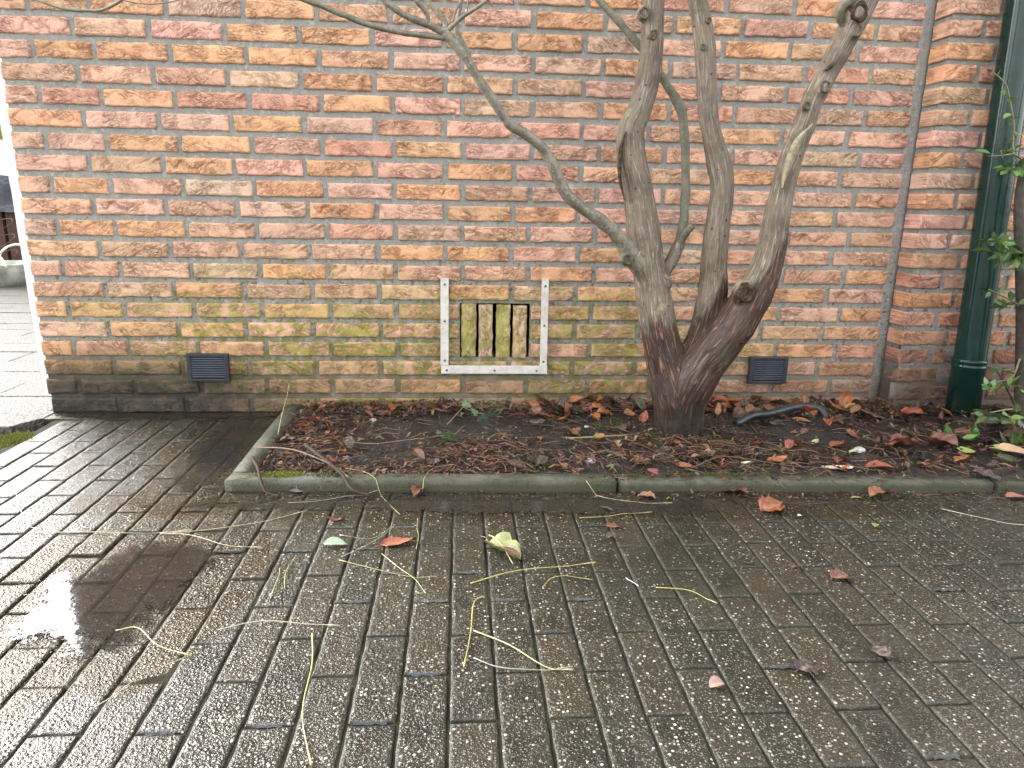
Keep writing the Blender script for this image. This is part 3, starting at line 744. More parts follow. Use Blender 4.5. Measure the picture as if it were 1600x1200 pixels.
# ================================================================ measured shapes (metres)
TREE= {'stem1': [(2.057, -0.36, 0.009, 0.0795), (2.056, -0.36, 0.055, 0.0811), (2.051, -0.36, 0.112, 0.0806), (2.037, -0.36, 0.173, 0.0761), (2.005, -0.36, 0.253, 0.0618), (1.983, -0.36, 0.318, 0.0536), (1.964, -0.36, 0.389, 0.0522), (1.947, -0.36, 0.465, 0.0498), (1.922, -0.355, 0.576, 0.0455), (1.904, -0.35, 0.666, 0.0461), (1.887, -0.345, 0.755, 0.042), (1.864, -0.34, 0.842, 0.0416), (1.859, -0.335, 0.919, 0.0377), (1.879, -0.33, 0.971, 0.0331), (1.9, -0.325, 1.056, 0.032), (1.907, -0.32, 1.139, 0.0309), (1.904, -0.315, 1.26, 0.0296), (1.902, -0.3, 1.45, 0.0265), (1.896, -0.28, 1.751, 0.0224), (1.864, -0.25, 2.093, 0.0161)], 'stem2': [(2.05, -0.37, 0.146, 0.0643), (2.064, -0.37, 0.236, 0.0483), (2.078, -0.37, 0.305, 0.0345), (2.091, -0.37, 0.344, 0.0324), (2.106, -0.37, 0.392, 0.038), (2.119, -0.375, 0.469, 0.0423), (2.116, -0.375, 0.543, 0.0372), (2.114, -0.38, 0.634, 0.0349), (2.119, -0.38, 0.759, 0.0317), (2.107, -0.38, 0.824, 0.0332), (2.085, -0.38, 0.887, 0.0276), (2.06, -0.38, 0.97, 0.0273), (2.049, -0.38, 1.051, 0.027), (2.039, -0.38, 1.131, 0.0276), (2.02, -0.38, 1.209, 0.0264), (2.009, -0.38, 1.247, 0.0254), (1.972, -0.38, 1.426, 0.0231), (1.942, -0.36, 1.716, 0.0184), (1.951, -0.35, 2.036, 0.0123)], 'stem3': [(2.057, -0.38, 0.134, 0.0758), (2.076, -0.39, 0.211, 0.0691), (2.106, -0.4, 0.272, 0.0627), (2.141, -0.41, 0.323, 0.0583), (2.18, -0.42, 0.391, 0.0558), (2.218, -0.43, 0.471, 0.0514), (2.243, -0.44, 0.55, 0.0435), (2.251, -0.45, 0.622, 0.0393), (2.251, -0.46, 0.692, 0.0353), (2.254, -0.47, 0.76, 0.0304), (2.263, -0.48, 0.843, 0.0308), (2.282, -0.49, 0.923, 0.0287), (2.3, -0.5, 1.001, 0.0274), (2.331, -0.51, 1.077, 0.0271), (2.361, -0.52, 1.151, 0.0307), (2.385, -0.53, 1.216, 0.0303), (2.419, -0.55, 1.346, 0.0256), (2.455, -0.58, 1.588, 0.0192), (2.468, -0.6, 1.867, 0.0126)], 'left': [(1.959, -0.37, 0.448, 0.0281), (1.917, -0.38, 0.523, 0.0277), (1.869, -0.395, 0.574, 0.0264), (1.838, -0.41, 0.614, 0.0225), (1.805, -0.42, 0.646, 0.0196), (1.76, -0.43, 0.68, 0.0176), (1.709, -0.44, 0.71, 0.0165), (1.661, -0.45, 0.749, 0.0155), (1.633, -0.46, 0.801, 0.0144), (1.609, -0.465, 0.845, 0.0139), (1.56, -0.475, 0.886, 0.0133), (1.514, -0.48, 0.91, 0.0124), (1.487, -0.485, 0.938, 0.0123), (1.463, -0.49, 0.972, 0.0118), (1.429, -0.495, 1.015, 0.0117), (1.395, -0.5, 1.065, 0.0119), (1.37, -0.5, 1.094, 0.0127), (1.348, -0.5, 1.115, 0.0134), (1.335, -0.5, 1.126, 0.0118)], 'back': [(1.963, -0.345, 0.486, 0.0208), (1.979, -0.335, 0.523, 0.0189), (2.006, -0.325, 0.565, 0.018), (2.028, -0.315, 0.615, 0.0161), (2.036, -0.31, 0.676, 0.0141), (2.039, -0.3, 0.758, 0.0131), (2.033, -0.29, 0.871, 0.0125), (2.022, -0.28, 0.96, 0.0125), (2.004, -0.275, 1.007, 0.0129), (1.966, -0.27, 1.058, 0.0123), (1.924, -0.26, 1.117, 0.0114), (1.878, -0.255, 1.167, 0.0109), (1.821, -0.25, 1.223, 0.0104), (1.77, -0.245, 1.273, 0.0098), (1.693, -0.23, 1.37, 0.0089), (1.627, -0.2, 1.596, 0.007)], 'stub': [(2.021, -0.315, 0.602, 0.0133), (2.037, -0.33, 0.64, 0.0131), (2.053, -0.34, 0.666, 0.0121)], 'fork': [(2.377, -0.525, 1.151, 0.0194), (2.338, -0.53, 1.171, 0.0136), (2.322, -0.54, 1.187, 0.0119), (2.322, -0.55, 1.204, 0.0118), (2.337, -0.56, 1.222, 0.0117), (2.345, -0.58, 1.293, 0.01), (2.3, -0.6, 1.47, 0.0066)], 'b1': [(1.346, -0.5, 1.108, 0.0071), (1.315, -0.51, 1.109, 0.007), (1.274, -0.52, 1.11, 0.007), (1.236, -0.53, 1.112, 0.0069), (1.169, -0.54, 1.122, 0.0069), (1.111, -0.55, 1.138, 0.0068), (1.054, -0.56, 1.157, 0.0064), (1.006, -0.57, 1.169, 0.0059), (0.917, -0.58, 1.198, 0.0051), (0.783, -0.6, 1.203, 0.0043), (0.662, -0.6, 1.176, 0.0036), (0.624, -0.6, 1.143, 0.0036), (0.584, -0.6, 1.122, 0.0032), (0.552, -0.6, 1.118, 0.0032), (0.497, -0.6, 1.12, 0.0029), (0.444, -0.6, 1.135, 0.0025), (0.393, -0.6, 1.152, 0.0021)], 'b2': [(1.345, -0.5, 1.115, 0.0095), (1.312, -0.51, 1.132, 0.0086), (1.259, -0.52, 1.147, 0.0081), (1.218, -0.53, 1.167, 0.0076), (1.196, -0.535, 1.185, 0.0076), (1.144, -0.54, 1.258, 0.0067), (1.092, -0.55, 1.383, 0.0051)], 'b3': [(1.302, -0.515, 1.137, 0.0054), (1.302, -0.515, 1.152, 0.0058), (1.292, -0.52, 1.167, 0.0054), (1.275, -0.525, 1.185, 0.0054), (1.254, -0.53, 1.224, 0.0046), (1.248, -0.53, 1.318, 0.0037)], 'b4': [(1.346, -0.5, 1.125, 0.0071), (1.342, -0.495, 1.148, 0.0071), (1.32, -0.49, 1.171, 0.0063), (1.298, -0.485, 1.196, 0.0059), (1.273, -0.48, 1.238, 0.0055), (1.259, -0.47, 1.352, 0.0039)], 'b5': [(1.345, -0.5, 1.105, 0.0055), (1.351, -0.505, 1.124, 0.0055), (1.37, -0.51, 1.141, 0.0051), (1.39, -0.515, 1.156, 0.0047), (1.444, -0.53, 1.189, 0.0042), (1.504, -0.54, 1.244, 0.0038), (1.546, -0.55, 1.351, 0.003)], 'b6': [(1.405, -0.495, 1.056, 0.0064), (1.398, -0.485, 1.083, 0.0068), (1.381, -0.48, 1.113, 0.0064), (1.371, -0.475, 1.14, 0.006), (1.378, -0.47, 1.17, 0.0052), (1.386, -0.46, 1.234, 0.0048), (1.375, -0.45, 1.349, 0.0039)], 'b7': [(1.361, -0.505, 1.142, 0.0027), (1.37, -0.505, 1.168, 0.0025), (1.386, -0.505, 1.194, 0.0023), (1.406, -0.505, 1.237, 0.0019)], 'b8': [(1.398, -0.515, 1.162, 0.0019), (1.399, -0.515, 1.18, 0.0018), (1.398, -0.515, 1.206, 0.0015)], 'b9': [(0.535, -0.6, 1.119, 0.0018), (0.529, -0.6, 1.129, 0.0016), (0.52, -0.6, 1.139, 0.0014), (0.509, -0.6, 1.157, 0.0014)], 'b10': [(0.624, -0.6, 1.143, 0.0016), (0.658, -0.6, 1.137, 0.0014), (0.707, -0.6, 1.138, 0.0013), (0.75, -0.6, 1.147, 0.0012)], 'k1': [(2.307, -0.535, 1.018, 0.0163)], 'k2': [(2.269, -0.525, 0.974, 0.0115)], 'k3': [(2.362, -0.555, 1.148, 0.0151)], 'k4': [(2.357, -0.56, 1.186, 0.0236)], 'k5': [(2.176, -0.475, 0.487, 0.0278)], 'k6': [(2.18, -0.46, 0.368, 0.0275)], 'k7': [(1.875, -0.345, 1.22, 0.0172)], 'k8': [(1.902, -0.35, 1.166, 0.013)], 'k9': [(1.848, -0.425, 0.571, 0.017)], 'k10': [(1.975, -0.395, 0.503, 0.0147)], 'k11': [(2.032, -0.41, 1.192, 0.0076)], 'k12': [(2.26, -0.515, 0.901, 0.0167)], 'k13': [(2.022, -0.41, 1.128, 0.0085)], 'k14': [(1.847, -0.37, 0.831, 0.0125)], 'cutface': [(1.956, -0.405, 0.415, 0.0408)]}
STALK= [[(1.401, -1.175), (1.484, -1.136), (1.57, -1.119), (1.658, -1.106)], [(1.423, -1.222), (1.406, -1.249), (1.399, -1.339), (1.387, -1.434)], [(1.404, -1.332), (1.462, -1.378), (1.514, -1.435), (1.558, -1.449)], [(1.403, -1.407), (1.443, -1.436), (1.503, -1.444), (1.559, -1.441)], [(0.798, -1.304), (0.833, -1.3), (0.884, -1.349), (0.953, -1.386)], [(0.853, -1.503), (0.875, -1.474), (0.899, -1.422), (0.945, -1.389)], [(0.969, -1.311), (1.028, -1.291), (1.094, -1.296), (1.173, -1.311)], [(1.131, -1.328), (1.148, -1.415), (1.156, -1.524), (1.189, -1.627)], [(0.751, -0.932), (0.831, -0.925), (0.919, -0.892), (1.021, -0.833)], [(0.725, -0.934), (0.799, -0.952), (0.881, -0.997), (0.966, -1.017)], [(1.05, -1.18), (1.04, -1.131), (1.039, -1.093), (1.044, -1.059)], [(1.134, -1.071), (1.217, -1.118), (1.282, -1.146), (1.332, -1.15)], [(1.217, -1.046), (1.261, -1.115), (1.296, -1.161), (1.317, -1.213)], [(1.138, -1.057), (1.179, -1.016), (1.208, -0.972), (1.231, -0.926)], [(1.078, -0.625), (1.142, -0.667), (1.193, -0.763), (1.24, -0.861)], [(1.228, -0.892), (1.219, -0.941), (1.188, -0.978), (1.117, -0.963)], [(2.569, -0.862), (2.616, -0.912), (2.658, -0.942), (2.702, -0.967)], [(1.66, -0.885), (1.729, -0.884), (1.779, -0.868), (1.839, -0.866)], [(1.703, -0.729), (1.751, -0.779), (1.826, -0.805), (1.904, -0.815)], [(1.288, -1.029), (1.29, -0.975), (1.284, -0.927), (1.283, -0.884)], [(1.758, -1.203), (1.811, -1.217), (1.835, -1.238), (1.855, -1.268)], [(1.539, -1.194), (1.56, -1.164), (1.597, -1.155), (1.639, -1.174)], [(1.708, -1.165), (1.714, -1.182), (1.725, -1.199)], [(0.287, -0.698), (0.353, -0.795), (0.413, -0.876), (0.46, -0.916)], [(1.286, -0.734), (1.296, -0.671), (1.323, -0.622), (1.365, -0.61)], [(0.964, -0.78), (1.04, -0.774), (1.112, -0.741), (1.174, -0.731)], [(0.464, -0.922), (0.588, -0.93), (0.685, -0.936), (0.791, -0.927)], [(1.032, -1.212), (1.03, -1.167), (1.028, -1.131), (1.023, -1.106)]]
LV= [(1.116, -1.006, 0.046), (1.249, -1.002, 0.066), (1.47, -1.053, 0.081), (2.138, -1.182, 0.036), (2.141, -0.85, 0.06), (2.456, -0.78, 0.046), (1.273, -0.73, 0.039), (1.885, -0.692, 0.041), (2.087, -0.753, 0.059), (1.096, -0.882, 0.032), (1.775, -1.493, 0.022), (1.932, -1.461, 0.041), (2.074, -1.429, 0.032), (1.731, -0.936, 0.032), (1.715, -0.988, 0.02), (2.341, -0.96, 0.018), (2.768, -0.742, 0.061), (2.968, -0.615, 0.101), (2.809, -0.807, 0.053), (2.392, -0.795, 0.026), (2.552, -0.753, 0.024), (2.192, -0.896, 0.014), (1.976, -1.119, 0.019), (2.064, -1.136, 0.016), (0.971, -0.718, 0.029), (1.85, -0.775, 0.039), (1.738, -0.841, 0.028), (2.037, -1.65, 0.0)]
BD= [(1.348, -0.379, 0.05), (1.434, -0.217, 0.083), (2.27, -0.588, 0.061), (2.434, -0.612, 0.093), (2.087, -0.558, 0.044), (2.336, -0.37, 0.0), (2.526, -0.447, 0.058), (2.496, -0.251, 0.059), (2.418, -0.371, 0.028), (2.551, -0.635, 0.082), (1.163, -0.262, 0.048), (1.083, -0.178, 0.054), (0.888, -0.102, 0.047), (1.759, 0.012, 0.06), (1.985, -0.014, 0.055), (1.898, -0.047, 0.054), (1.915, -0.127, 0.057), (1.768, -0.221, 0.046), (1.7, -0.581, 0.035), (1.411, -0.439, 0.053), (1.456, -0.48, 0.066), (1.383, -0.623, 0.069), (0.817, -0.296, 0.035), (0.922, -0.384, 0.045), (0.957, -0.42, 0.052), (1.759, -0.446, 0.034), (2.046, -0.391, 0.079), (2.221, -0.454, 0.05), (2.178, -0.465, 0.034), (2.506, -0.55, 0.037), (2.253, -0.114, 0.053), (2.284, -0.153, 0.066), (2.332, -0.115, 0.062), (2.398, -0.075, 0.059), (2.686, -0.142, 0.058), (2.735, -0.196, 0.074), (2.759, -0.233, 0.064), (2.689, -0.438, 0.039), (2.902, -0.271, 0.064), (2.715, -0.463, 0.039), (2.895, -0.466, 0.039), (2.725, -0.603, 0.055), (2.697, -0.638, 0.072), (2.767, -0.619, 0.054), (2.891, -0.541, 0.045), (0.827, 0.018, 0.04), (1.488, -0.167, 0.021), (1.746, -0.571, 0.029), (2.533, -0.517, 0.034), (2.592, -0.501, 0.03), (2.745, -0.364, 0.037)]
HOSE= [(2.253, -0.32, 0.041, 0.0152), (2.32, -0.28, 0.056, 0.0165), (2.387, -0.25, 0.053, 0.0168), (2.454, -0.22, 0.059, 0.017), (2.507, -0.2, 0.062, 0.0172), (2.563, -0.19, 0.059, 0.0173), (2.586, -0.2, 0.053, 0.0172), (2.6, -0.22, 0.034, 0.0171), (2.604, -0.25, 0.021, 0.0169)]
SHR= {'trunkS': [(3.204, -0.33, -0.008, 0.0168), (3.169, -0.33, 0.186, 0.0154), (3.131, -0.33, 0.392, 0.015), (3.086, -0.33, 0.589, 0.0137), (3.059, -0.32, 0.74, 0.0125), (3.057, -0.31, 0.87, 0.0086)], 's1': [(3.059, -0.31, 0.859, 0.0033), (3.029, -0.3, 0.888, 0.0029), (3.013, -0.3, 0.967, 0.0024), (2.987, -0.3, 1.037, 0.0019), (2.962, -0.3, 1.082, 0.0019), (2.908, -0.3, 1.118, 0.0014)], 's2': [(3.029, -0.3, 0.888, 0.0024), (2.984, -0.31, 0.881, 0.0019), (2.939, -0.31, 0.878, 0.0014)], 's3': [(3.086, -0.33, 0.589, 0.0039), (3.027, -0.35, 0.609, 0.0029), (2.963, -0.36, 0.641, 0.0019)], 's4': [(3.122, -0.33, 0.433, 0.004), (3.05, -0.35, 0.464, 0.0029), (2.981, -0.36, 0.49, 0.0019)], 's5': [(3.182, -0.34, 0.082, 0.0052), (3.092, -0.36, 0.194, 0.003), (3.05, -0.36, 0.245, 0.002)], 's6': [(3.178, -0.36, 0.024, 0.0051), (3.057, -0.42, 0.023, 0.004), (2.933, -0.44, 0.052, 0.003), (2.871, -0.44, 0.052, 0.002)], 's7': [(3.182, -0.36, 0.002, 0.0052), (3.044, -0.47, -0.001, 0.0039), (2.982, -0.48, 0.014, 0.0029)], 's8': [(3.177, -0.34, 0.104, 0.0041), (3.102, -0.38, 0.116, 0.003), (3.024, -0.4, 0.111, 0.002)], 's9': [(3.143, -0.34, 0.272, 0.003), (3.109, -0.36, 0.214, 0.0025), (3.022, -0.38, 0.203, 0.002)]}
# ================================================================ tree
tree = empty('tree', (2.055, -.36, .04)); tag(tree, 'bare multi-stemmed tree with grey and red-brown bark growing from the soil bed', 'tree')
TO = np.array([2.055, -.36, .04])
def rel(a): a = np.array(a, float).copy(); a[:, :3] -= TO; return a
def dense(name, k=8): return spline(TREE[name], k)
mbt = MB(); skel = []
TREE['stem1'][:3] = [(2.057, -.36, -.03, .070), (2.056, -.36, .05, .070), (2.051, -.36, .112, .074)]
for nm, thr, side in (('stem1', .40, .0), ('stem2', .49, .10), ('stem3', .60, .10)):
    if nm != 'stem1': TREE[nm].insert(0, (2.056, -.365, -.03, .056)); TREE[nm][1] = (*TREE[nm][1][:3], .060)
    a = dense(nm, 8); a[:, 3] *= 1 + (fbm(np.arange(len(a))*.35, 0, 0, len(nm)+int(thr*100))-.5)*.05
    mbt.tube(rel(a)[:, :3], a[:, 3], 20)
    T = np.gradient(a[:, :3], axis=0); T /= np.linalg.norm(T, axis=1)[:, None]
    s = np.r_[0, np.cumsum(np.linalg.norm(np.diff(a[:, :3], axis=0), axis=1))]
    for i in range(len(a)): skel.append((*a[i, :3], *T[i], s[i], thr, side, a[i, 3]))
# roots flaring into the soil, the collar of the left branch, cut faces
for nm, k in (('left', 4), ('back', 4)):
    a = rel(spline(TREE[nm][:4], 5)); mbt.tube(a[:, :3], a[:, 3], 14)
for nm, br, dr in (('k5', 1.15, .6), ('k6', 1.1, .5), ('cutface', 1.0, .55), ('k10', 1.2, .8), ('k9', 1.1, .7), ('k4', 1.15, .8), ('k12', 1.2, .6), ('k7', 1.1, .8), ('k8', 1.1, .7), ('k1', 1.2, .8), ('k2', 1.1, .7), ('k3', 1.2, .8), ('k14', 1.3, .9)):
    x, y, z, r = TREE[nm][0]; bm = bmesh.new(); bmesh.ops.create_uvsphere(bm, u_segments=14, v_segments=9, radius=r*br)
    for v in bm.verts: v.co = Vector((v.co.x, v.co.y*dr, v.co.z*1.15)) + Vector((x, y+r*.55, z)) - Vector(TO)
    bm.verts.index_update(); mbt.add([v.co[:] for v in bm.verts], [[v.index for v in f.verts] for f in bm.faces]); bm.free()
tmp = obj('tmp', mbt.me('tmp'))
mod = tmp.modifiers.new('r', 'REMESH'); mod.mode = 'VOXEL'; mod.voxel_size = .0046
mod = tmp.modifiers.new('s', 'SMOOTH'); mod.factor = .6; mod.iterations = 9
dg = bpy.context.evaluated_depsgraph_get(); dg.update()
me = bpy.data.meshes.new_from_object(tmp.evaluated_get(dg)); bpy.data.objects.remove(tmp)
me.name = 'trunk'; nv = len(me.vertices); P = np.empty(nv*3); me.vertices.foreach_get('co', P); P = P.reshape(-1, 3)
Nn = np.empty(nv*3); me.vertices.foreach_get('normal', Nn); Nn = Nn.reshape(-1, 3)
SK = np.array(skel); near = np.empty(nv, int); PW = P + TO
for i in range(0, nv, 4000):
    d = np.linalg.norm(PW[i:i+4000, None, :]-SK[None, :, :3], axis=2)-SK[None, :, 9]; near[i:i+4000] = d.argmin(1)
K = SK[near]; off = PW-K[:, :3]; T = K[:, 3:6]; al = (off*T).sum(1); perp = off-al[:, None]*T
nrm = perp/np.maximum(np.linalg.norm(perp, axis=1), 1e-6)[:, None]
bk = np.stack([nrm[:, 0]*.045+K[:, 0]*.02, nrm[:, 1]*.045, (K[:, 6]+al)*.07+K[:, 7]*3], -1)
ridge = 1-np.abs(2*fbm(bk[:, 0]*95, bk[:, 1]*95, bk[:, 2]*95, 3, 3)-1)
low_f = sst(.75, .1, PW[:, 2])
dsp = (ridge-.6)*(.0035+.0045*low_f) + (fbm(PW[:, 0]*30, PW[:, 1]*30, PW[:, 2]*14, 9)-.5)*.0055
P2 = P + Nn*dsp[:, None]; me.vertices.foreach_set('co', P2.ravel()); me.update()
brown = .5 + (K[:, 7] + K[:, 8]*nrm[:, 0] - PW[:, 2] - .035*np.abs(nrm[:, 0]))*5.0
low = sst(.30, .06, PW[:, 2]+.08*(fbm(PW[:, 0]*20, PW[:, 1]*20, PW[:, 2]*12, 6)-.5))
for k, ty, arr in (('bk', 'FLOAT_VECTOR', bk), ('brown', 'FLOAT', np.clip(brown, 0, 1)), ('low', 'FLOAT', low)):
    a = me.attributes.new(k, ty, 'POINT'); a.data.foreach_set('vector' if ty == 'FLOAT_VECTOR' else 'value', np.asarray(arr, np.float32).ravel())
me.materials.clear(); me.materials.append(BARK); me.polygons.foreach_set('use_smooth', [True]*len(me.polygons))
obj('trunk', me, tree)
def branch(nm, name, mat, n=12, k=6):
    a = rel(spline(TREE[nm], k)); i = np.arange(len(a))
    a[:, 3] *= 1 + (fbm(i*.45, 0, 0, hash(nm) % 7 if False else len(nm)*3+n)-.5)*.28
    a[:, :3] += (np.stack([fbm(i*.4, 0, 0, 31), fbm(i*.4, 0, 0, 32), fbm(i*.4, 0, 0, 33)], -1)-.5)*.25*a[:, 3:4]
    m = MB(); m.tube(a[:, :3], a[:, 3], n)
    for _ in range(int(len(a)*.12)):                        # buds and scars
        q = a[rnd.randrange(4, len(a)-1)]; an = rnd.uniform(0, 6.28); r = q[3]
        bm = bmesh.new(); bmesh.ops.create_icosphere(bm, subdivisions=1, radius=max(.0018, r*.32))
        for v in bm.verts: v.co += Vector((q[0]+math.cos(an)*r*.85, q[1]-abs(math.sin(an))*r*.85, q[2]))
        bm.verts.index_update(); m.add([v.co[:] for v in bm.verts], [[v.index for v in f.verts] for f in bm.faces]); bm.free()
    return m.build(name, mat, tree, True)
branch('left', 'branch', BRANCH, 14); branch('back', 'branch', BRANCHG, 14); branch('fork', 'branch', BRANCH, 14)
st = branch('stub', 'cut_stub', BRANCH, 12)
for t in ('b1', 'b2', 'b3', 'b4', 'b5', 'b6', 'b7', 'b8', 'b9', 'b10'): branch(t, 'twig', BRANCHG if t in ('b1', 'b5') else BRANCH, 8, 5)
def knot(nm, mat, hole=.45):
    x, y, z, r = TREE[nm][0]; m = MB(); r *= .92; seed = int(x*1000)
    m.lathe([(r*1.02, -r*.9), (r*.98, r*.12), (r*.82, r*.22), (r*.64, r*.20), (r*.50, -r*.02), (r*.30, -r*.06), (r*.18, r*.04), (0, r*.02)], 20)
    V = []
    for a, b, c in m.V:
        j = 1+(float(vn(a/r*2+9, b/r*2, c/r, seed))-.5)*.5
        V.append((a*j, -c*j-.0, b*j*1.1))
    m.V = V; m.F = [tuple(reversed(f)) for f in m.F]
    return m.build('knot', mat, tree, True, loc=(x-TO[0], y-TO[1]-r*.22, z-TO[2]))
for k_, mt in (('k1', KNOT), ('k2', KNOT), ('k3', KNOT), ('k4', KNOTD), ('k5', KNOTD), ('k6', KNOTD), ('k7', KNOT), ('k8', KNOT), ('k9', KNOT), ('k11', KNOT), ('k13', KNOT), ('k10', KNOT)): knot(k_, mt)
x, y, z, r = TREE['cutface'][0]
cf = MB(); V = []
for i in range(9):
    for j in range(9):
        a, b = i/8*2-1, j/8*2-1; l = math.hypot(a, b); s = max(abs(a), abs(b))/l if l > 0 else 1
        a, b = a*s, b*s; q = a*a+b*b; w = 1+(float(vn(a*2, b*2, 0, 77))-.5)*.35
        V.append((a*r*.62*w, -.006*math.sqrt(max(0, 1-q))+.012*q, b*r*.95*w+.03*0))
cf.add(V, [(i*9+j, i*9+j+1, (i+1)*9+j+1, (i+1)*9+j) for i in range(8) for j in range(8)])
cf.F = [tuple(reversed(f)) for f in cf.F]
o = cf.build('cut_face', PALEWOOD, tree, True, loc=(x-TO[0], y-TO[1]-.002, z-TO[2])); o.rotation_euler = (.25, .1, -.1)
# long scar on the left edge of the tallest stem, and the bleached scar on the right one
def scar(pts, w, d, mat):
    a = spline(pts, 6); m = MB(); n = len(a); V = []
    for i, p in enumerate(a):
        q = math.sin(math.pi*min(1, (i+.4)/(n-.2)))
        for j in range(5):
            t = j/4*2-1; V.append((p[0]-TO[0]+t*w*q, p[1]-TO[1]-d*(1-t*t)+.004*abs(t), p[2]-TO[2]))
    m.add(V, [(i*5+j, (i+1)*5+j, (i+1)*5+j+1, i*5+j+1) for i in range(n-1) for j in range(4)]); m.F = [tuple(reversed(f)) for f in m.F]
    return m.build('bark_scar', mat, tree, True)
scar([(1.836, -.372, .915, 1), (1.826, -.372, .87, 1), (1.826, -.372, .80, 1), (1.842, -.375, .73, 1)], .006, .010, KNOTD)
scar([(2.290, -.528, .93, 1), (2.262, -.520, .89, 1), (2.245, -.515, .83, 1), (2.236, -.506, .77, 1)], .013, .006, PALEWOOD)
scar([(2.322, -.538, 1.078, 1), (2.314, -.536, 1.064, 1), (2.300, -.532, 1.055, 1)], .008, .004, KNOTD)

# ================================================================ leaves
def leaf_mesh(name, seed, kind='oval', mat=None, curl=1.0):
    """unit-long leaf lying along X, folded at the midrib and curled"""
    r = random.Random(seed); nu, nv_ = 9, 6; V, vein, Fc = [], [], []
    c1, c2, c3 = r.uniform(-.5, .9)*curl, r.uniform(.05, .5)*curl, r.uniform(-.8, .8)*curl
    for i in range(nu):
        u = i/(nu-1)
        if kind == 'oval': w = .30*math.sin(math.pi*min(1, u**.85))**.8*(1-.15*u)
        elif kind == 'round': w = .46*math.sin(math.pi*u)**.55
        elif kind == 'narrow': w = .15*math.sin(math.pi*u)**.8
        else: w = .40*math.sin(math.pi*u**.8)**.6*(1+.13*math.sin(u*19+seed))
        w = max(w, .004)
        for j in range(nv_+1):
            t = j/nv_*2-1; wj = w*(1+(.12*(float(vn(u*7, t*2, 0, seed))-.5) if kind != 'ivy' else 0))
            x, y = u-.5, t*wj
            z = c1*(u-.5)**2*.9 + c2*abs(t)*wj*1.6 + c3*(u-.5)*t*.14 + (float(fbm(u*5, t*2.5, 1, seed))-.5)*(.10+.22*(kind == 'crumple'))*curl
            V.append((x, y, z)); vein.append(1.0 if j == nv_//2 else (.5 if (i+abs(j-nv_//2)) % 3 == 0 else 0))
    n = nv_+1
    for i in range(nu-1):
        for j in range(nv_): Fc.append((i*n+j, (i+1)*n+j, (i+1)*n+j+1, i*n+j+1))
    b = len(V); zb = V[nv_//2][2]                             # the leaf's own short stalk
    for k in range(4):
        for a in (0, 2.1, 4.2): V.append((-.5-k*.055, .010*math.cos(a)+.02*math.sin(k*.8+seed), zb+.010*math.sin(a)-.004*k)); vein.append(1)
    for k in range(3):
        for a in range(3): Fc.append((b+k*3+a, b+k*3+(a+1) % 3, b+(k+1)*3+(a+1) % 3, b+(k+1)*3+a))
    zmin = min(v[2] for v in V); V = [(x, y, z-zmin) for x, y, z in V]
    return mesh(name, V, Fc, mat or DEAD, True, {'vein': ('FLOAT', vein)})
LM = {k: [leaf_mesh('fallen_leaf', 10*i+s, k) for i in range(n)] for s, (k, n) in enumerate((('oval', 9), ('round', 4), ('narrow', 4), ('crumple', 7)))}
LG = [leaf_mesh('leaf', 900+i, 'oval', FRESH, .35) for i in range(7)]
RUST, ORNG, BRN, DARK, TANL, PURP, WINE = (.22, .050, .022), (.30, .085, .022), (.115, .040, .022), (.035, .018, .013), (.28, .155, .07), (.055, .030, .038), (.16, .030, .024)
def drop(x, y, z, s, col, kind, label, group=None, cat='leaf', rot=None, tilt=.25, name='fallen_leaf', me=None):
    o = obj(name, me or rnd.choice(LM[kind]), None, (x, y, z)); o.scale = (s, s*rnd.uniform(.85, 1.1), s*rnd.uniform(.7, 1.2))
    o.rotation_euler = (rnd.gauss(0, tilt), rnd.gauss(0, tilt), rnd.uniform(0, 6.28) if rot is None else rot)
    o.color = tuple(c*rnd.uniform(.85, 1.15) for c in col)+(1,); return tag(o, label, cat, group)
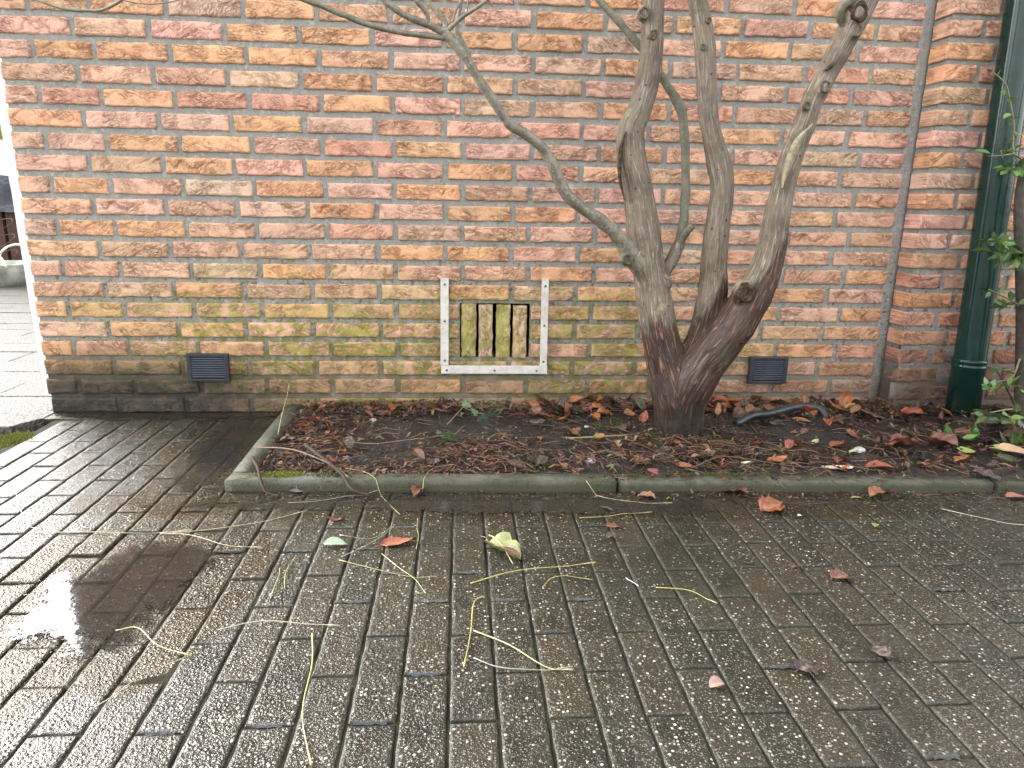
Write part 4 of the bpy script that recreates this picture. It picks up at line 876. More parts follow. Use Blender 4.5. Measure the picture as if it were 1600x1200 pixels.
# leaves on the paving and the kerb: each one different
for (x, y, s), col, kind, rot, dz, lab in zip(LV, [
    (.40, .70, .46), (.34, .075, .035), (.36, .36, .15), (.17, .045, .035), (.33, .085, .03), (.30, .08, .025), (.33, .095, .05), (.20, .028, .035), (.14, .028, .024), (.24, .05, .03), (.39, .235, .185), PURP, PURP,
    (.24, .06, .035), (.07, .035, .022), (.38, .50, .18), PURP, (.46, .25, .15), (.36, .13, .06), (.40, .47, .20), (.75, .76, .72), (.70, .72, .68), DARK, (.13, .035, .025), (.22, .24, .23), (.36, .17, .075), DARK],
    ['oval', 'oval', 'crumple', 'round', 'crumple', 'crumple', 'crumple', 'oval', 'crumple', 'narrow', 'round', 'crumple', 'crumple', 'oval', 'round', 'crumple', 'crumple', 'oval', 'oval', 'narrow', 'narrow', 'oval', 'narrow', 'round', 'oval', 'crumple', 'narrow'],
    [.1, .2, -.7, .3, .4, .1, 1.2, 1.9, 2.6, .1, .2, .5, 2, 0, .4, .9, -.7, -.5, .1, -.2, -.8, .2, -.5, .8, .3, 2.8, -.8],
    [0]*7+[.034, .0]+[0]*7+[.026, .05]+[0]*9,
    ['pale green oval leaf lying flat on the wet pavers beside the rust leaf', 'rust red oval leaf lying flat on wet pavers beside the pale green leaf', 'crumpled yellow green leaf with a purple blotch alone in mid paving', 'round reddish brown curled leaf alone on the right of the paving', 'curled rust leaf standing on the pavers below the kerb', 'flat orange brown leaf on mud below the mossy part of the kerb', 'crumpled orange leaf leaning on the kerb front below the wooden frame', 'wine red leaf lying on top of the kerb left of the trunk', 'dark red torn leaf with a stalk hanging over the kerb below the trunk', 'small narrow red leaf on pavers below the bed corner', 'tiny pale pink shell-like leaf bud on lower paving', 'rotted purplish leaf pressed over a paver joint on lower paving', 'rotted dark leaf smear pressed flat on pavers, farther toward the downpipe', 'small reddish oval leaf on pavers below the short level stalk', 'tiny dark brown leaf speck just beyond the reddish oval one', 'tiny lime green leaf fragment on the paving below the kerb', 'purplish toothed leaf hanging over the kerb under the shrub', 'large tan pink leaf resting on the kerb edge under the shrub', 'orange brown leaf on paving under the large tan leaf', 'thin lime green leaf sliver at the foot of the kerb', 'small white petal at the foot of the kerb', 'white chip on the paving below the kerb by the curled rust leaf', 'small dark narrow leaf on pavers near the round reddish leaf', 'small red brown round leaf on pavers beside the dark narrow one', 'grey green leaf at the foot of the kerb near the mossy corner', 'orange brown crumpled leaf at the kerb foot under the wine red leaf', 'small dark narrow leaf on pavers left of the reddish oval leaf']):
    if lab.startswith('white chip'): s = .012
    z = sag(x, y)+.002+dz
    if col[0] < .405: col = tuple(v*.62 for v in col)
    o = drop(x, y, z, s*(1.15 if kind != 'narrow' else 1.3), col, kind, lab, rot=rot, tilt=.10)
o = bpy.data.objects
cm = [q for q in COL.objects if q.get('label', '').startswith('crumpled yellow')][0]
bl = obj('blotch', leaf_mesh('blotch', 5, 'narrow', DEAD, .2), cm, (.22, -.06, .17)); bl.scale = (.45, .8, .4); bl.color = (.10, .02, .03, 1); bl.rotation_euler.z = .2
pt = MB(); a = spline([(-.62, .30, .12, .018), (-.3, .12, .20, .014), (.1, -.1, .16, .012), (.5, -.3, .02, .01)], 5); pt.tube(a[:, :3], a[:, 3], 6)
pm_ = pt.me('leaf_stalk', STALKM, True); q = obj('stalk', pm_, cm); q.color = (.45, .36, .15, 1)

# leaves in the bed: named ones first, then the heaps along the wall, round the trunk and under the shrub
for (x, y, s), spec in zip(BD, [('ivy',), ('ivy2',), (ORNG, 'oval', 'orange brown leaf lying alone on bare soil between trunk and label stick'), ('stick',), (TANL, 'crumple', 'pale tan curled leaf on litter in front of the trunk, nearest the kerb'), None, (RUST, 'oval', 'rust oval leaf pointing at the end of the black hose'), (ORNG, 'narrow', 'orange red leaf lying in front of the black hose bend'), (ORNG, 'narrow', 'small bright orange leaf caught below the hose'), (RUST, 'oval', 'long rust brown leaf beside the white label stick')]+[0]*60):
    if spec and len(spec) == 3:
        drop(x, y, float(soil_z(x, y))+.004, s*1.1, spec[0], spec[1], spec[2], tilt=.15, rot=rnd.uniform(-.4, .4))
ZONE = {'wall1': 'at the wall foot left of the frame', 'wall2': 'heaped at the wall between frame and trunk', 'wall3': 'heaped at the wall right of the trunk', 'hose': 'caught on the black hose', 'trunk': 'among the litter around the trunk foot', 'corner': 'in litter at the mossy end of the bed', 'shrub': 'under the shrub, near the downpipe foot', 'shrubk': 'under the shrub, near the kerb', 'soil': 'on open soil left of the trunk', 'soilr': 'on open soil right of the trunk'}
CN = [('orange', ORNG), ('rust red', RUST), ('brown', BRN), ('nearly black', DARK), ('tan', TANL), ('wine red', WINE)]
SHP = {'oval': 'oval', 'crumple': 'crumpled', 'narrow': 'narrow', 'round': 'round'}
def heap(zone, n, fx, fy, wts, smin=.036, smax=.078, lift=.012):
    for _ in range(n):
        x, y = fx(), fy(); y = min(-.012, max(-.655-.0315*(x-.79), y))
        if abs(x-2.055) < .10 and abs(y+.36) < .09: continue
        if zone in ('shrub', 'shrubk'): zone = 'shrub' if y > -.40 else 'shrubk'
        cn, c = rnd.choices(CN, wts)[0]
        kd = rnd.choices(('oval', 'crumple', 'narrow', 'round'), (.45, .38, .1, .07))[0]
        drop(x, y, float(soil_z(x, y))+rnd.uniform(-.002, lift), rnd.uniform(smin, smax), c, kd,
             f'wet {cn} {SHP[kd]} dead leaf {ZONE[zone]}', f'{cn} {SHP[kd]} leaves {ZONE[zone]}', tilt=.42 if zone[:4] == 'wall' else .3)
G_ = rnd.gauss; U_ = rnd.uniform
heap('wall2', 40, lambda: U_(1.62, 2.02), lambda: -abs(G_(.0, .09))-.02, (.16, .22, .32, .22, .06, .02), lift=.035)
heap('wall3', 44, lambda: U_(2.12, 2.80), lambda: -abs(G_(.02, .08))-.02, (.34, .26, .20, .10, .06, .04), lift=.030)
heap('wall1', 22, lambda: U_(.86, 1.62), lambda: -abs(G_(.0, .07))-.02, (.14, .14, .34, .28, .08, .02), .03, .06)
heap('corner', 24, lambda: .86+abs(G_(0, .13)), lambda: U_(-.62, -.12), (.10, .12, .36, .34, .06, .02), .028, .056)
heap('trunk', 44, lambda: G_(2.05, .19), lambda: G_(-.48, .09), (.08, .14, .40, .32, .05, .01), .03, .062)
heap('hose', 16, lambda: U_(2.22, 2.62), lambda: -.22+G_(0, .05), (.22, .24, .30, .18, .06, 0), .03, .06, .045)
heap('soil', 12, lambda: U_(1.25, 1.75), lambda: U_(-.64, -.30), (.08, .14, .40, .28, .10, 0), .03, .06)
heap('soilr', 14, lambda: U_(2.25, 2.72), lambda: U_(-.66, -.25), (.10, .18, .38, .28, .06, 0), .03, .06)
heap('shrub', 52, lambda: U_(2.66, 3.35), lambda: U_(-.66, -.10), (.08, .16, .36, .30, .07, .03), .036, .085, .022)

# litter too small to count: shreds, needles and twigs
lt = MB(); LC = [(.055, .028, .018), (.030, .018, .014), (.075, .042, .028), (.020, .014, .012), (.13, .065, .034), (.16, .10, .06), (.05, .026, .02), (.17, .115, .07)]
def shred(x, y, z, s, c):
    a = U_(0, 6.28); ca, sa = math.cos(a), math.sin(a); w = s*U_(.12, .42); h1, h2, h3 = U_(0, .4)*s, U_(-.05, .55)*s, U_(0, .4)*s
    V = []
    for t, h, ww in ((-.5, h1, .35), (0, h2, 1), (.5, h3, .25)):
        for q in (-1, 1): V.append((x+ca*t*s-sa*q*w*ww*.5, y+sa*t*s+ca*q*w*ww*.5, z+h+q*U_(-.1, .2)*w))
    lt.add(V, [(0, 2, 3, 1), (2, 4, 5, 3)], c)
def twig(x, y, z, l, r, c):
    a = U_(0, 6.28); b = a+G_(0, .5); e = U_(-.1, .25)
    p = [(x, y, z), (x+math.cos(a)*l*.5, y+math.sin(a)*l*.5, z+l*e*.6), (x+math.cos(a)*l*.5+math.cos(b)*l*.5, y+math.sin(a)*l*.5+math.sin(b)*l*.5, z+l*e*.3)]
    lt.tube(p, [r, r, r*.6], 3, c, False)
def scatter(n, fx, fy, smin, smax, tw=.3, lift=.012):
    for _ in range(n):
        x, y = fx(), fy()
        if y > -.008 or y < -.668-.0315*(x-.79) or x < .85 or x > 3.6: continue
        z = float(soil_z(x, y)); c = rnd.choice(LC); c = tuple(v*U_(.6, 1.3) for v in c)
        if rnd.random() < tw: twig(x, y, z+U_(0, lift), U_(.02, .09), U_(.0006, .0016), c if rnd.random() < .7 else (.15, .10, .065))
        else: shred(x, y, z+U_(0, lift), U_(smin, smax), c)
scatter(1500, lambda: U_(.85, 2.9), lambda: -abs(G_(0, .09)), .012, .045, .3, .02)
scatter(1100, lambda: .85+abs(G_(0, .15)), lambda: U_(-.68, -.05), .01, .034, .4)
scatter(800, lambda: U_(.9, 1.4), lambda: -.66+abs(G_(0, .05)), .008, .03, .5)
scatter(1700, lambda: G_(2.03, .24), lambda: G_(-.52, .09), .008, .034, .5)
scatter(800, lambda: G_(1.43, .10), lambda: G_(-.50, .09), .008, .03, .5)
scatter(1500, lambda: U_(2.6, 3.5), lambda: U_(-.68, -.08), .012, .042, .45, .016)
scatter(2200, lambda: U_(.85, 3.0), lambda: U_(-.68, -.03), .005, .018, .3, .004)
for _ in range(800):                                   # crumbs washed over the kerb
    x = rnd.choice((U_(.8, 3.3), G_(2.0, .15), G_(2.55, .25))); y = -.70-.0315*(x-.79)+U_(-.06, .05); z = .031 if y > -.70-.0315*(x-.79)+.004 else .001
    (shred if rnd.random() < .6 else (lambda x, y, z, s, c: twig(x, y, z, s*2.5, .0009, c)))(x, y, z, U_(.005, .022), tuple(v*U_(.5, 1.1) for v in rnd.choice(LC)))
for _ in range(200):
    x, y = U_(.3, 3.0), U_(-1.7, -.78)
    shred(x, y, .001, U_(.003, .009), rnd.choice(LC+[(.10, .13, .04)]))
tag(lt.build('leaf_litter', SHRED, None, False, True), 'carpet of rotting shreds and fine twigs on the soil', 'litter', kind='stuff')

# moss cushions
ms = MB()
def moss(cx, cy, rx, ry, z, n, c, h=.006):
    for _ in range(n):
        a, q = U_(0, 6.28), math.sqrt(rnd.random())*U_(.5, 1.1); x, y = cx+math.cos(a)*q*rx, cy+math.sin(a)*q*ry
        zz = z if z is not None else float(soil_z(x, y)); b = U_(0, 6.28); l = h*U_(.5, 1.4); k = U_(.6, 1.3)
        ms.add([(x-.0016*math.cos(b), y-.0016*math.sin(b), zz-.002), (x+.0016*math.cos(b), y+.0016*math.sin(b), zz-.002), (x+U_(-1, 1)*l*.6, y+U_(-1, 1)*l*.6, zz+l)], [(0, 1, 2)], tuple(v*k for v in c))
YG, DG = (.16, .19, .025), (.055, .085, .018)
moss(.93, -.665, .07, .022, .030, 900, YG, .005); moss(1.05, -.672, .07, .02, .030, 500, DG, .004); moss(.86, -.665, .03, .02, .03, 200, YG, .004)
moss(1.576, -.576, .07, .045, None, 350, DG); moss(1.876, -.26, .09, .05, None, 450, DG); moss(2.124, -.452, .07, .03, None, 420, (.08, .11, .02)); moss(2.36, -.725, .09, .016, .024, 450, DG, .004)
moss(1.97, -.40, .03, .03, None, 200, (.09, .11, .02)); moss(2.70, -.745, .08, .014, .022, 250, DG, .004)
for _ in range(9): moss(U_(1.2, 2.2), -.685, U_(.03, .08), .014, .0285, 130, DG, .003)
moss(.03, -.27, .055, .075, -.004, 2600, (.15, .17, .03), .008); moss(-.12, -.30, .12, .10, -.004, 3000, (.15, .17, .03), .008); moss(.0, -.45, .07, .15, -.006, 2200, (.12, .14, .03), .008)
tag(ms.build('moss', mat_tint('moss_green', .7, .25), None, False, True), 'yellow green moss on kerb corner and soil', 'moss', kind='stuff')

# ---------------------------------------------------------------- leaf stalks and twigs on the paving
SL = ['yellow stalk with knobbed end just below the crumpled yellow green leaf', 'yellow bowed stalk pointing at the camera in mid paving', 'straight yellow green stalk crossing another stalk in mid paving', 'pale stalk lying under the straight yellow green stalk', 'yellow green hooked stalk beside the puddle', 'pale straight stalk touching the hooked yellow green stalk', 'long pale bowed stalk lying across several pavers beyond the hooked stalk', 'long kinked yellow stalk running along the pavers to the bottom of the picture', 'long pale stalk sweeping toward the corner of the kerb', 'pale stalk lying below the sweeping stalk, nearer the puddle', 'short yellow curved stalk between the puddle and the rust leaf', 'thin pale stalk below the rust leaf, lying across the pavers', 'tan stalk with dark tip running down from the rust leaf', 'thin stalk running between pale green leaf and rust leaf', 'long bowed stalk hanging down from the mossy kerb', 'thin curved stalk beyond the pale green leaf', 'yellow stalk on the paving near the downpipe end of the kerb', 'thin level yellow stalk on pavers beyond the crumpled leaf', 'thin pale stalk at the kerb foot left of the wine red leaf', 'short hair-thin stalk right of the rust leaf', 'pale green stalk on pavers right of all other stalks in mid paving', 'faint pale arched stalk right of the knobbed yellow stalk', 'short white stick in mid paving', 'curved yellow stalk at the far edge of the bright wet pavers', 'arched tan stalk leaning on the kerb beside the crumpled orange leaf', 'yellow stalk lying level along the foot of the kerb', 'pale stalk lying across the bright wet pavers', 'short tan stalk beside the short yellow curved one']
SCOL = [(.34, .29, .09), (.32, .27, .09), (.33, .34, .15), (.28, .28, .20), (.31, .30, .10), (.27, .25, .18), (.36, .34, .24), (.36, .32, .11), (.36, .33, .2), (.36, .33, .2)]
def stalk(pts, r, col, label, zf, name='leaf_stalk', cat='stalk', group='leaf stalks on the wet paving', n=5):
    mat = TWIGM if name == 'twig' else STALKM
    a = spline([(x, y, 0, 0) for x, y in pts] if len(pts[0]) == 2 else [(*p, 0) for p in pts], 6); m = MB(); k = len(a)
    Q = [(p[0], p[1], (p[2] if len(pts[0]) == 3 else zf(p[0], p[1])) + r + .004*abs(math.sin(i*.23))*(.4+.6*(i/k))) for i, p in enumerate(a)]
    o0 = Vector(Q[0]); rr = [r*(1.15-.5*i/k) for i in range(k)]; rr[-1] = r*1.3; rr[-2] = r*1.25
    m.tube([Vector(q)-o0 for q in Q], rr, n); me = m.me(name, mat, True)
    o = obj(name, me, None, o0); o.color = (*col, 1); return tag(o, label, cat, group)
def pave_z(x, y):
    yk = -.70-.0315*(x-.79)
    if y > yk: return .031
    return max(.001, .031-(yk-y)*1.2) if y > yk-.03 else .0015+sag(x, y)*.3
for i, (p, lab) in enumerate(zip(STALK, SL)):
    r = .0012 if i in (0, 1, 2, 4, 7) else (.0009 if i in (3, 5, 6, 8, 9, 16, 20, 26) else .0007)
    stalk(p, r, (.62, .62, .58) if i == 22 else SCOL[i % len(SCOL)], lab, pave_z)
stalk([(.835, -.34, .03), (.838, -.29, .075), (.842, -.24, .115), (.846, -.21, .150)], .0011, (.34, .26, .13), 'thin dry grass stem rising from the corner of the bed against the wall', None, 'grass_stem', 'grass stem', None)
DKT = (.045, .028, .02)
stalk([(.822, -.56, .035), (.862, -.655, .040), (.885, -.715, .032), (.905, -.745, .010), (.94, -.760, .003)], .0042, DKT, 'dark rotting twig hanging over the kerb near the mossy corner', None, 'twig', 'twig', None, 7)
stalk([(.95, -.50, .05), (1.04, -.64, .045), (1.085, -.70, .034), (1.115, -.745, .012), (1.16, -.76, .003)], .0048, (.05, .036, .03), 'dark twig hanging over the kerb, longer one to the right', None, 'twig', 'twig', None, 7)
stalk([(.80, -.47, .036), (.93, -.555, .055), (1.06, -.66, .045), (1.10, -.71, .034)], .0018, (.20, .15, .10), 'thin straight twig slanting across the litter at the mossy end of the bed', None, 'twig', 'twig', None, 6)
stalk([(1.02, -.395, .03), (1.13, -.44, .032), (1.24, -.405, .034), (1.36, -.36, .033)], .0013, (.22, .17, .12), 'thin pale twig lying across the bare soil beside the ivy leaf', None, 'twig', 'twig', None, 6)
stalk([(1.70, -.39, .03), (1.80, -.395, .034), (1.90, -.38, .036), (1.97, -.37, .05)], .0020, (.26, .24, .10), 'yellowish twig lying level on the soil left of the trunk', None, 'twig', 'twig', None, 6)
stalk([(2.0, -.66, .035), (2.10, -.62, .05), (2.24, -.665, .045), (2.38, -.665, .03)], .0016, (.10, .065, .045), 'thin brown twig along the inside of the kerb below the trunk', None, 'twig', 'twig', None, 6)

# ---------------------------------------------------------------- things lying in the bed
hz = empty('hose', (2.42, -.24, .05)); tag(hz, 'piece of black rubber hose half buried in dead leaves at the wall foot', 'hose')
a = spline(HOSE, 6); a[:, :3] -= np.array([2.42, -.24, .05]); a[:, 2] += .012; m = MB(); m.tube(a[:, :3], a[:, 3]*.80, 14); m.build('hose_tube', RUBBER, hz, True)
tb = MB(); i = 31
for dx in (-.004, .004):
    tb.tube(np.stack([a[i-1, :3]+(a[i+1, :3]-a[i-1, :3])*(.5+dx*8+t*.25) for t in (-.5, .5)]), [a[i, 3]*.93]*2, 14)
tb.build('tie', mat_simple('tape', (.10, .085, .07), (.17, .15, .12), 80, .5), hz, True)
x, y, s = BD[3]
ps = empty('label_stick', (x, y, float(soil_z(x, y))+.010)); tag(ps, 'white rounded wooden stick with black print lying in the litter', 'stick'); ps.rotation_euler = (.12, -.02, -.05)
m = MB(); V = []
for zt in (-.0015, .0015):
    for k in range(24):
        an = 2*math.pi*k/24; V.append((math.copysign(.036, math.cos(an))+.008*math.cos(an), .008*math.sin(an), zt))
m.add(V, [tuple(range(23, -1, -1)), tuple(range(24, 48))]+[(k, (k+1) % 24, 24+(k+1) % 24, 24+k) for k in range(24)])
m.build('stick_body', mat_simple('weathered_stick', (.50, .40, .26), (.74, .71, .64), 70, .5, .0008, 200), ps)
bp = MB()                                              # worn print: strokes of letters
for k, strokes in enumerate([[(0, 0, 0, 1), (0, 1, .7, .5), (0, .5, .7, .5)], [(0, 0, 0, 1), (0, 0, .6, 0), (0, .5, .5, .5), (0, 1, .6, 1)], [(.3, 0, .3, 1)], [(.6, 0, 0, .1), (0, .1, 0, .9), (0, .9, .6, 1)], [(0, 0, 0, 1), (0, 0, .6, 0), (0, 1, .6, 1), (0, .5, .5, .5)]]):
    for x0, y0, x1, y1 in strokes:
        p0, p1 = Vector((-.004+k*.0085+x0*.006, -.0042+y0*.0084, .00165)), Vector((-.004+k*.0085+x1*.006, -.0042+y1*.0084, .00165))
        if (p1-p0).length < 1e-4: continue
        d = (p1-p0).normalized()*.0009; nn = Vector((-d.y, d.x, 0)); bp.add([p0-d-nn, p1+d-nn, p1+d+nn, p0-d+nn], [(0, 1, 2, 3)])
bp.build('print', mat_simple('black_print', (.02, .02, .02), (.05, .045, .04), 50, .6), ps)
def pebble(x, y, s, col, label, name='pebble', cat='pebble', flat=.5, z=None):
    bm = bmesh.new(); bmesh.ops.create_icosphere(bm, subdivisions=2, radius=.5)
    for v in bm.verts: v.co = Vector((v.co.x*1.3, v.co.y, v.co.z*flat))*(1+(float(vn(v.co.x*3, v.co.y*3, v.co.z*3, int(x*1000)))-.5)*.5)
    me = bpy.data.meshes.new(name); bm.to_mesh(me); bm.free(); me.polygons.foreach_set('use_smooth', [True]*len(me.polygons)); me.materials.append(STONE)
    o = obj(name, me, None, (x, y, (float(soil_z(x, y)) if z is None else z)+s*.1)); o.scale = (s, s, s); o.rotation_euler.z = U_(0, 6); return tag(o, label, cat)
pebble(1.098, -.17, .022, 0, 'smooth grey pebble among leaves at the wall foot, left of the frame')
pebble(1.745, -.571, .024, 0, 'white stone chip on soil near the kerb between ivy and trunk')
pebble(1.79, -.24, .016, 0, 'small white chip under the leaf heap right of the wooden frame')
pebble(2.56, -.50, .032, 0, 'white crumbling lump beside the label stick', 'plaster_lump', 'lump')
pebble(2.02, -.655, .013, 0, 'tiny white pebble at the kerb under the trunk')
for x, y, s, c, lab in ((2.533, -.517, .036, (.45, .50, .24), 'pale lime green leaf scrap beside the white crumbling lump'), (2.178, -.60, .036, (.52, .56, .36), 'pale green narrow leaf on litter right of the trunk foot'), (2.745, -.40, .045, (.58, .50, .32), 'pale forked husk lying on soil in front of the pier'), (2.56, -.185, .04, (.38, .44, .25), 'pale green leaf by the bend of the hose against the wall'), (2.46, -.43, .034, (.44, .36, .18), 'pale yellow pod in litter below the hose'), (2.23, -.55, .03, (.40, .40, .36), 'grey curled leaf on litter between trunk and orange leaf')):
    drop(x, y, float(soil_z(x, y))+.010, s, c, 'narrow' if 'narrow' in lab or 'husk' in lab else 'oval', lab, rot=U_(-.5, .5), tilt=.2)

# ivy
def ivy_mesh(seed):
    r = random.Random(seed); pts = [(0, -.42), (.22, -.50), (.50, -.22), (.34, -.05), (.46, .18), (.20, .14), (0, .56), (-.20, .14), (-.46, .18), (-.34, -.05), (-.50, -.22), (-.22, -.50)]
    V = [(0, -.05, .05)]; ve = [1.0]
    for q in (.5, 1.0):
        for i, (x, y) in enumerate(pts): V.append((x*q, (y+.05)*q-.05, .05+(.03 if i % 2 else -.05)*q+r.uniform(-.03, .03))); ve.append(.8 if i in (2, 4, 6, 8, 10) else 0)
    Fc = [(0, 1+(i+1) % 12, 1+i) for i in range(12)] + [(1+i, 1+(i+1) % 12, 13+(i+1) % 12, 13+i) for i in range(12)]
    Fc = [tuple(reversed(f)) for f in Fc]
    return mesh('leaf', V, Fc, FRESH, True, {'vein': ('FLOAT', ve)})
IVM = [ivy_mesh(i) for i in range(3)]
def ivy(x, y, label, leaves, stems):
    t = empty('ivy_sprig', (x, y, float(soil_z(x, y)))); tag(t, label, 'ivy')
    for (dx, dy, dz, s, rx, ry, rz, c) in leaves:
        o = obj('leaf', rnd.choice(IVM), t, (dx, dy, dz)); o.scale = (s, s, s); o.rotation_euler = (rx, ry, rz); o.color = (*c, 1)
    for p in stems:
        m = MB(); m.tube(p, [.0014]*len(p), 5); o = m.build('stem', STALKM, t, True); o.color = (.24, .17, .09, 1)
    return t
IG, IB = (.018, .085, .016), (.07, .17, .07)
ivy(1.349, -.40, 'single dark green ivy leaf standing up from bare soil below the wooden frame', [(0, 0, .024, .058, 1.15, .1, 3.2, IG), (-.035, .09, .012, .022, .5, 0, .5, IG)], [[(0, .01, .02), (.02, .06, .02), (.05, .12, .03)]])
ivy(1.430, -.22, 'ivy sprig with several lighter leaves in the heap below the wooden frame', [(-.03, .06, .05, .036, .6, .2, .3, IB), (-.005, .02, .035, .034, .8, -.3, 1.2, IB), (.025, -.03, .03, .045, .9, .1, 3.4, (.06, .14, .09)), (.05, -.01, .035, .040, .7, .3, 2.6, (.06, .14, .09)), (.07, .02, .028, .028, .5, -.2, 4, IB), (-.06, .0, .02, .025, .5, .2, 2, IG)], [[(-.09, -.02, .005), (-.04, .04, .045), (.0, .03, .03), (.05, .0, .03), (.09, .01, .02)]])

# ---------------------------------------------------------------- evergreen shrub by the downpipe
SO = np.array([3.2, -.33, 0]); sh = empty('shrub', tuple(SO)); tag(sh, 'evergreen shrub with glossy green leaves and dark stems beside the downpipe', 'shrub')
SHB = mat_simple('shrub_stem', (.022, .018, .013), (.055, .045, .03), 60, .6, .002, 200)
SHG = mat_simple('young_stem', (.10, .11, .05), (.19, .19, .09), 60, .5, .001, 200)
for k, v in SHR.items():
    a = spline(v, 6); a[:, :3] -= SO; m = MB(); m.tube(a[:, :3], a[:, 3]*1.05, 8); m.build('stem', SHB if k in ('trunkS', 's5', 's6', 's7') else SHG, sh, True)
m = MB(); a = spline([(3.24, -.33, -.02, .02), (3.235, -.34, .4, .017), (3.19, -.34, .8, .013), (3.25, -.36, 1.2, .009), (3.24, -.36, 1.5, .006)], 6); a[:, :3] -= SO; m.tube(a[:, :3], a[:, 3], 8); m.build('stem', SHB, sh, True)
def sleaf(p, s, d, c, roll=0.0):
    o = obj('leaf', rnd.choice(LG), sh, Vector(p)-Vector(SO)); d = Vector(d).normalized()
    o.rotation_euler = (d.to_track_quat('X', 'Z') @ Euler((roll, 0, 0)).to_quaternion()).to_euler()
    s *= .88; o.scale = (s, s*1.0, s); o.color = tuple(v*U_(.75, 1.25) for v in c)+(1,)
GL, GM, GD, GY = (.13, .24, .055), (.055, .145, .030), (.020, .075, .022), (.22, .29, .06)
def cluster(x, y, z, n, sp, smin, smax, cols, up=.1):
    for _ in range(n):
        d = Vector((G_(-.25, .6), G_(-.35, .5), G_(up, .45))); d.normalize(); r = U_(.2, 1)*sp
        s = U_(smin, smax); sleaf((x+d.x*r+d.x*s*.5, y+d.y*r+d.y*s*.4, z+d.z*r*.8), s, d, rnd.choice(cols), G_(0, .6))
# sprigs on the thin shoot
for x, z, dx, dz, s in [(2.915, 1.112, -1, .3, .02), (2.935, 1.10, .3, 1, .022), (2.962, 1.082, -1, -.2, .024), (2.975, 1.055, -1, .1, .030), (2.987, 1.04, 1, .3, .026), (3.0, 1.0, -1, -.6, .036), (3.005, .985, 1, .2, .03), (3.013, .967, -1, .3, .024), (3.018, .94, 1, .1, .032), (3.02, .925, -1, 0, .022), (3.025, .90, 1, .5, .03), (2.985, 1.03, -.4, 1, .02), (3.012, .95, .8, -.4, .026)]:
    sleaf((x+dx*s*.4, -.302, z+dz*s*.4), s, (dx, -.3, dz), rnd.choice((GL, GY, GM)), G_(0, .5))
cluster(2.965, -.33, .884, 9, .035, .03, .052, (GL, GM), .1); cluster(3.02, -.33, .845, 14, .05, .035, .055, (GM, GL, GM), -.05); cluster(3.06, -.33, .85, 8, .05, .03, .05, (GM, GD))
cluster(2.975, -.37, .632, 12, .035, .035, .055, (GL, GM, GL), .0); cluster(3.02, -.38, .60, 22, .055, .045, .075, (GM, GM, GL, GD), -.35); cluster(3.075, -.38, .60, 14, .06, .05, .075, (GM, GD), -.3)
cluster(2.99, -.37, .483, 7, .03, .022, .036, (GL, GM), .1); cluster(3.06, -.37, .45, 10, .05, .03, .055, (GM, GD, GL), -.2)
cluster(3.045, -.37, .24, 5, .018, .03, .045, (GL, GM), .3); cluster(3.02, -.39, .195, 5, .02, .03, .042, (GM, GL), .2); cluster(3.085, -.38, .195, 10, .035, .03, .050, (GM, GL, GY), .1)
cluster(3.03, -.42, .11, 11, .05, .035, .058, (GM, GM, GL), .1); cluster(3.10, -.42, .10, 12, .06, .04, .065, (GM, GD), .1); cluster(3.15, -.43, .06, 14, .07, .045, .075, (GM, GD, GL), .15)
cluster(2.88, -.45, .050, 10, .035, .045, .068, (GM, GM, GL, (.08, .19, .03)), .25); cluster(2.95, -.46, .06, 5, .03, .04, .06, (GM, GL), .3)
cluster(3.05, -.49, .03, 12, .06, .05, .085, (GM, GM, GD), .25); cluster(3.13, -.52, .03, 10, .07, .05, .085, (GM, GD), .2); cluster(3.2, -.40, .9, 18, .12, .04, .06, (GM, GD, GL)); cluster(3.22, -.42, .45, 22, .14, .04, .07, (GM, GD)); cluster(3.25, -.4, .7, 16, .14, .04, .07, (GM, GD))
for x, y, s, c in ((2.86, -.54, .06, (.24, .30, .05)), (2.97, -.545, .062, (.33, .37, .08)), (2.94, -.61, .07, (.06, .12, .04))): sleaf((x, y, float(soil_z(x, y))+.022), s, (1, -.4, -.1), c, .3)

# dead red leaves still hanging on the branch tips
for x, y, z, d in ((1.385, -.50, 1.187, (-.4, 0, -1)), (1.40, -.50, 1.190, (.2, 0, -1)), (1.42, -.51, 1.185, (.7, 0, -.6)), (1.45, -.51, 1.19, (.3, -.2, -1)), (1.36, -.5, 1.195, (-.8, 0, -.5))):
    o = obj('leaf', rnd.choice(LM['narrow']), tree, Vector((x, y, z))-Vector(TO)); o.rotation_euler = Vector(d).to_track_quat('X', 'Z').to_euler(); o.scale = (.03, .04, .03); o.color = (.22, .045, .035, 1)

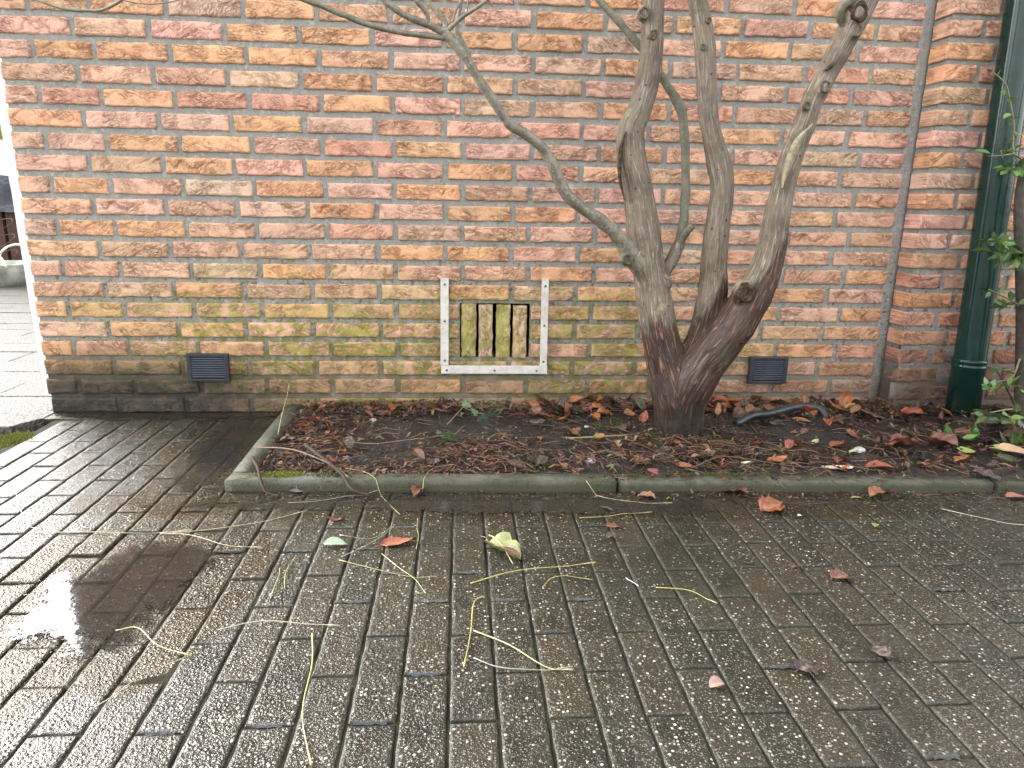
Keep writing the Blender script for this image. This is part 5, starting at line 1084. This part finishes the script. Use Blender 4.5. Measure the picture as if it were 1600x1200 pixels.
# ================================================================ the yard beyond the corner
WOODD = mat_simple('dark_brown_wood', (.035, .012, .007), (.075, .026, .014), 30, .5, .002, 80)
tbl = empty('garden_table', (-2.75, 4.5, 0)); tag(tbl, 'dark brown garden table under a grey and white sheet beyond the wall corner', 'table')
for x, y in ((-.42, -.25), (.155, -.30), (.262, -.30), (.40, .0), (-.42, .35), (.40, .35)):
    m = MB(); m.box(x-.04, x+.04, y-.04, y+.04, 0, .70, .004); m.build('leg', WOODD, tbl)
m = MB(); m.box(-.52, .52, -.36, .46, .66, .72, .004); m.build('tabletop', WOODD, tbl)
def tarp(name, z0, z1, mat, seed, top):
    V, Fc = [], []; n = 30
    for j in range(12):
        t = j/11
        for i in range(n*2):
            a = 2*math.pi*i/(n*2); r = .62*(abs(math.cos(a))**4+abs(math.sin(a))**4)**-.25
            z = z0+(z1-z0)*t; k = (1-.25*t**2) if top else 1
            w = 1+(float(fbm(a*3, z*5, 0, seed))-.5)*.22
            V.append((r*math.cos(a)*k*w, .05+r*math.sin(a)*.85*k*w, z+(float(fbm(a*4, 1, 0, seed+1))-.5)*.09*(1-t)))
    m_ = n*2
    for j in range(11):
        for i in range(m_): Fc.append((j*m_+i, j*m_+(i+1) % m_, (j+1)*m_+(i+1) % m_, (j+1)*m_+i))
    if top: Fc.append(tuple(range(11*m_, 12*m_)))
    return obj(name, mesh(name, V, Fc, mat, True), tbl)
tarp('grey_sheet', .60, .90, mat_simple('grey_sheet', (.045, .050, .065), (.08, .09, .11), 9, .3, .02, 14, spec=.5), 3, False)
tarp('white_sheet', .87, 1.16, mat_simple('pale_sheet', (.42, .48, .55), (.66, .70, .74), 9, .25, .02, 14, spec=.5), 8, True)
tub = empty('tub', (-2.36, 3.74, 0)); tag(tub, 'grubby white plastic tub with handles on the yard beyond the corner', 'tub')
m = MB(); m.lathe([(0, .004), (.20, .004), (.212, .0), (.235, .115), (.245, .12), (.247, .165), (.255, .172), (.250, .178), (.240, .165), (.205, .02), (0, .02)], 36)
m.build('tub_body', mat_simple('grubby_white_plastic', (.30, .31, .24), (.62, .62, .56), 9, .5, .003, 60), tub, True)
wp = mat_simple('white_plastic', (.60, .62, .56), (.74, .75, .70), 20, .4)
for s in (-1, 1):
    m = MB(); a = spline([(.17*math.cos(t), s*.235+s*.02*math.sin(t), .16+.15*math.sin(t), .010) for t in np.linspace(0, math.pi, 7)], 4); m.tube(a[:, :3], a[:, 3], 8); m.build('handle', wp, tub, True)
m = MB(); a = spline([(.10*math.cos(t)+.02*math.sin(3*t), .10*math.sin(t), .17+.02*t+.03*math.sin(2*t), .003) for t in np.linspace(0, 18, 40)], 3); m.tube(a[:, :3], a[:, 3], 5)
tag(m.build('garden_wire', WOODD, None, True, loc=(-2.36, 3.74, .06)), 'coil of thin brown wire lying in the white plastic tub', 'wire')
# hedge and a wooden fence behind
fn = empty('fence', (-5, 7.0, 0)); tag(fn, 'weathered greenish plank fence at the end of the yard', 'fence'); FW = mat_simple('fence_wood', (.15, .14, .03), (.30, .26, .06), 14, .7, .003, 70)
pk = MB(); pk.box(-.072, .072, -.01, .01, 0, 2.1, .004); pk = pk.me('plank', FW)
for i in range(44): o = obj('plank', pk, fn, (-3.3+i*.152, U_(-.003, .003), U_(-.01, .01)))
r_ = MB(); r_.box(-3.4, 3.4, .012, .05, .35, .43); r_.box(-3.4, 3.4, .012, .05, 1.7, 1.78); r_.build('rail', FW, fn)
hd = MB()
for _ in range(9000):
    x, y, z = U_(-6.5, -1.9), 6.35+G_(0, .28), U_(.02, .95)*U_(.75, 1); s = U_(.03, .06); a, b = U_(0, 6.28), U_(-1, 1)
    u = Vector((math.cos(a), math.sin(a), b)).normalized()*s; w = u.cross(Vector((G_(0, 1), G_(0, 1), G_(0, 1)))).normalized()*s*.5; p = Vector((x, y, z))
    hd.add([p-u, p+w, p+u, p-w], [(0, 1, 2, 3)], tuple(v*U_(.5, 1.5) for v in (.07, .11, .02)))
he = empty('hedge', (-4.2, 6.35, 0)); tag(he, 'leafy green hedge in front of the plank fence', 'hedge')
o = hd.build('foliage', mat_tint('hedge_leaf', .5, .4), he, False, True); o.location = (4.2, -6.35, 0)
m = MB()
for i in range(12): m.tube([(-2.1+i*.38, U_(-.1, .1), -.02), (-2.1+i*.38+U_(-.1, .1), U_(-.1, .1), .6), (-2.1+i*.38+U_(-.2, .2), U_(-.1, .1), .85)], [.018, .012, .005], 6)
m.build('stem', SHB, he, True)
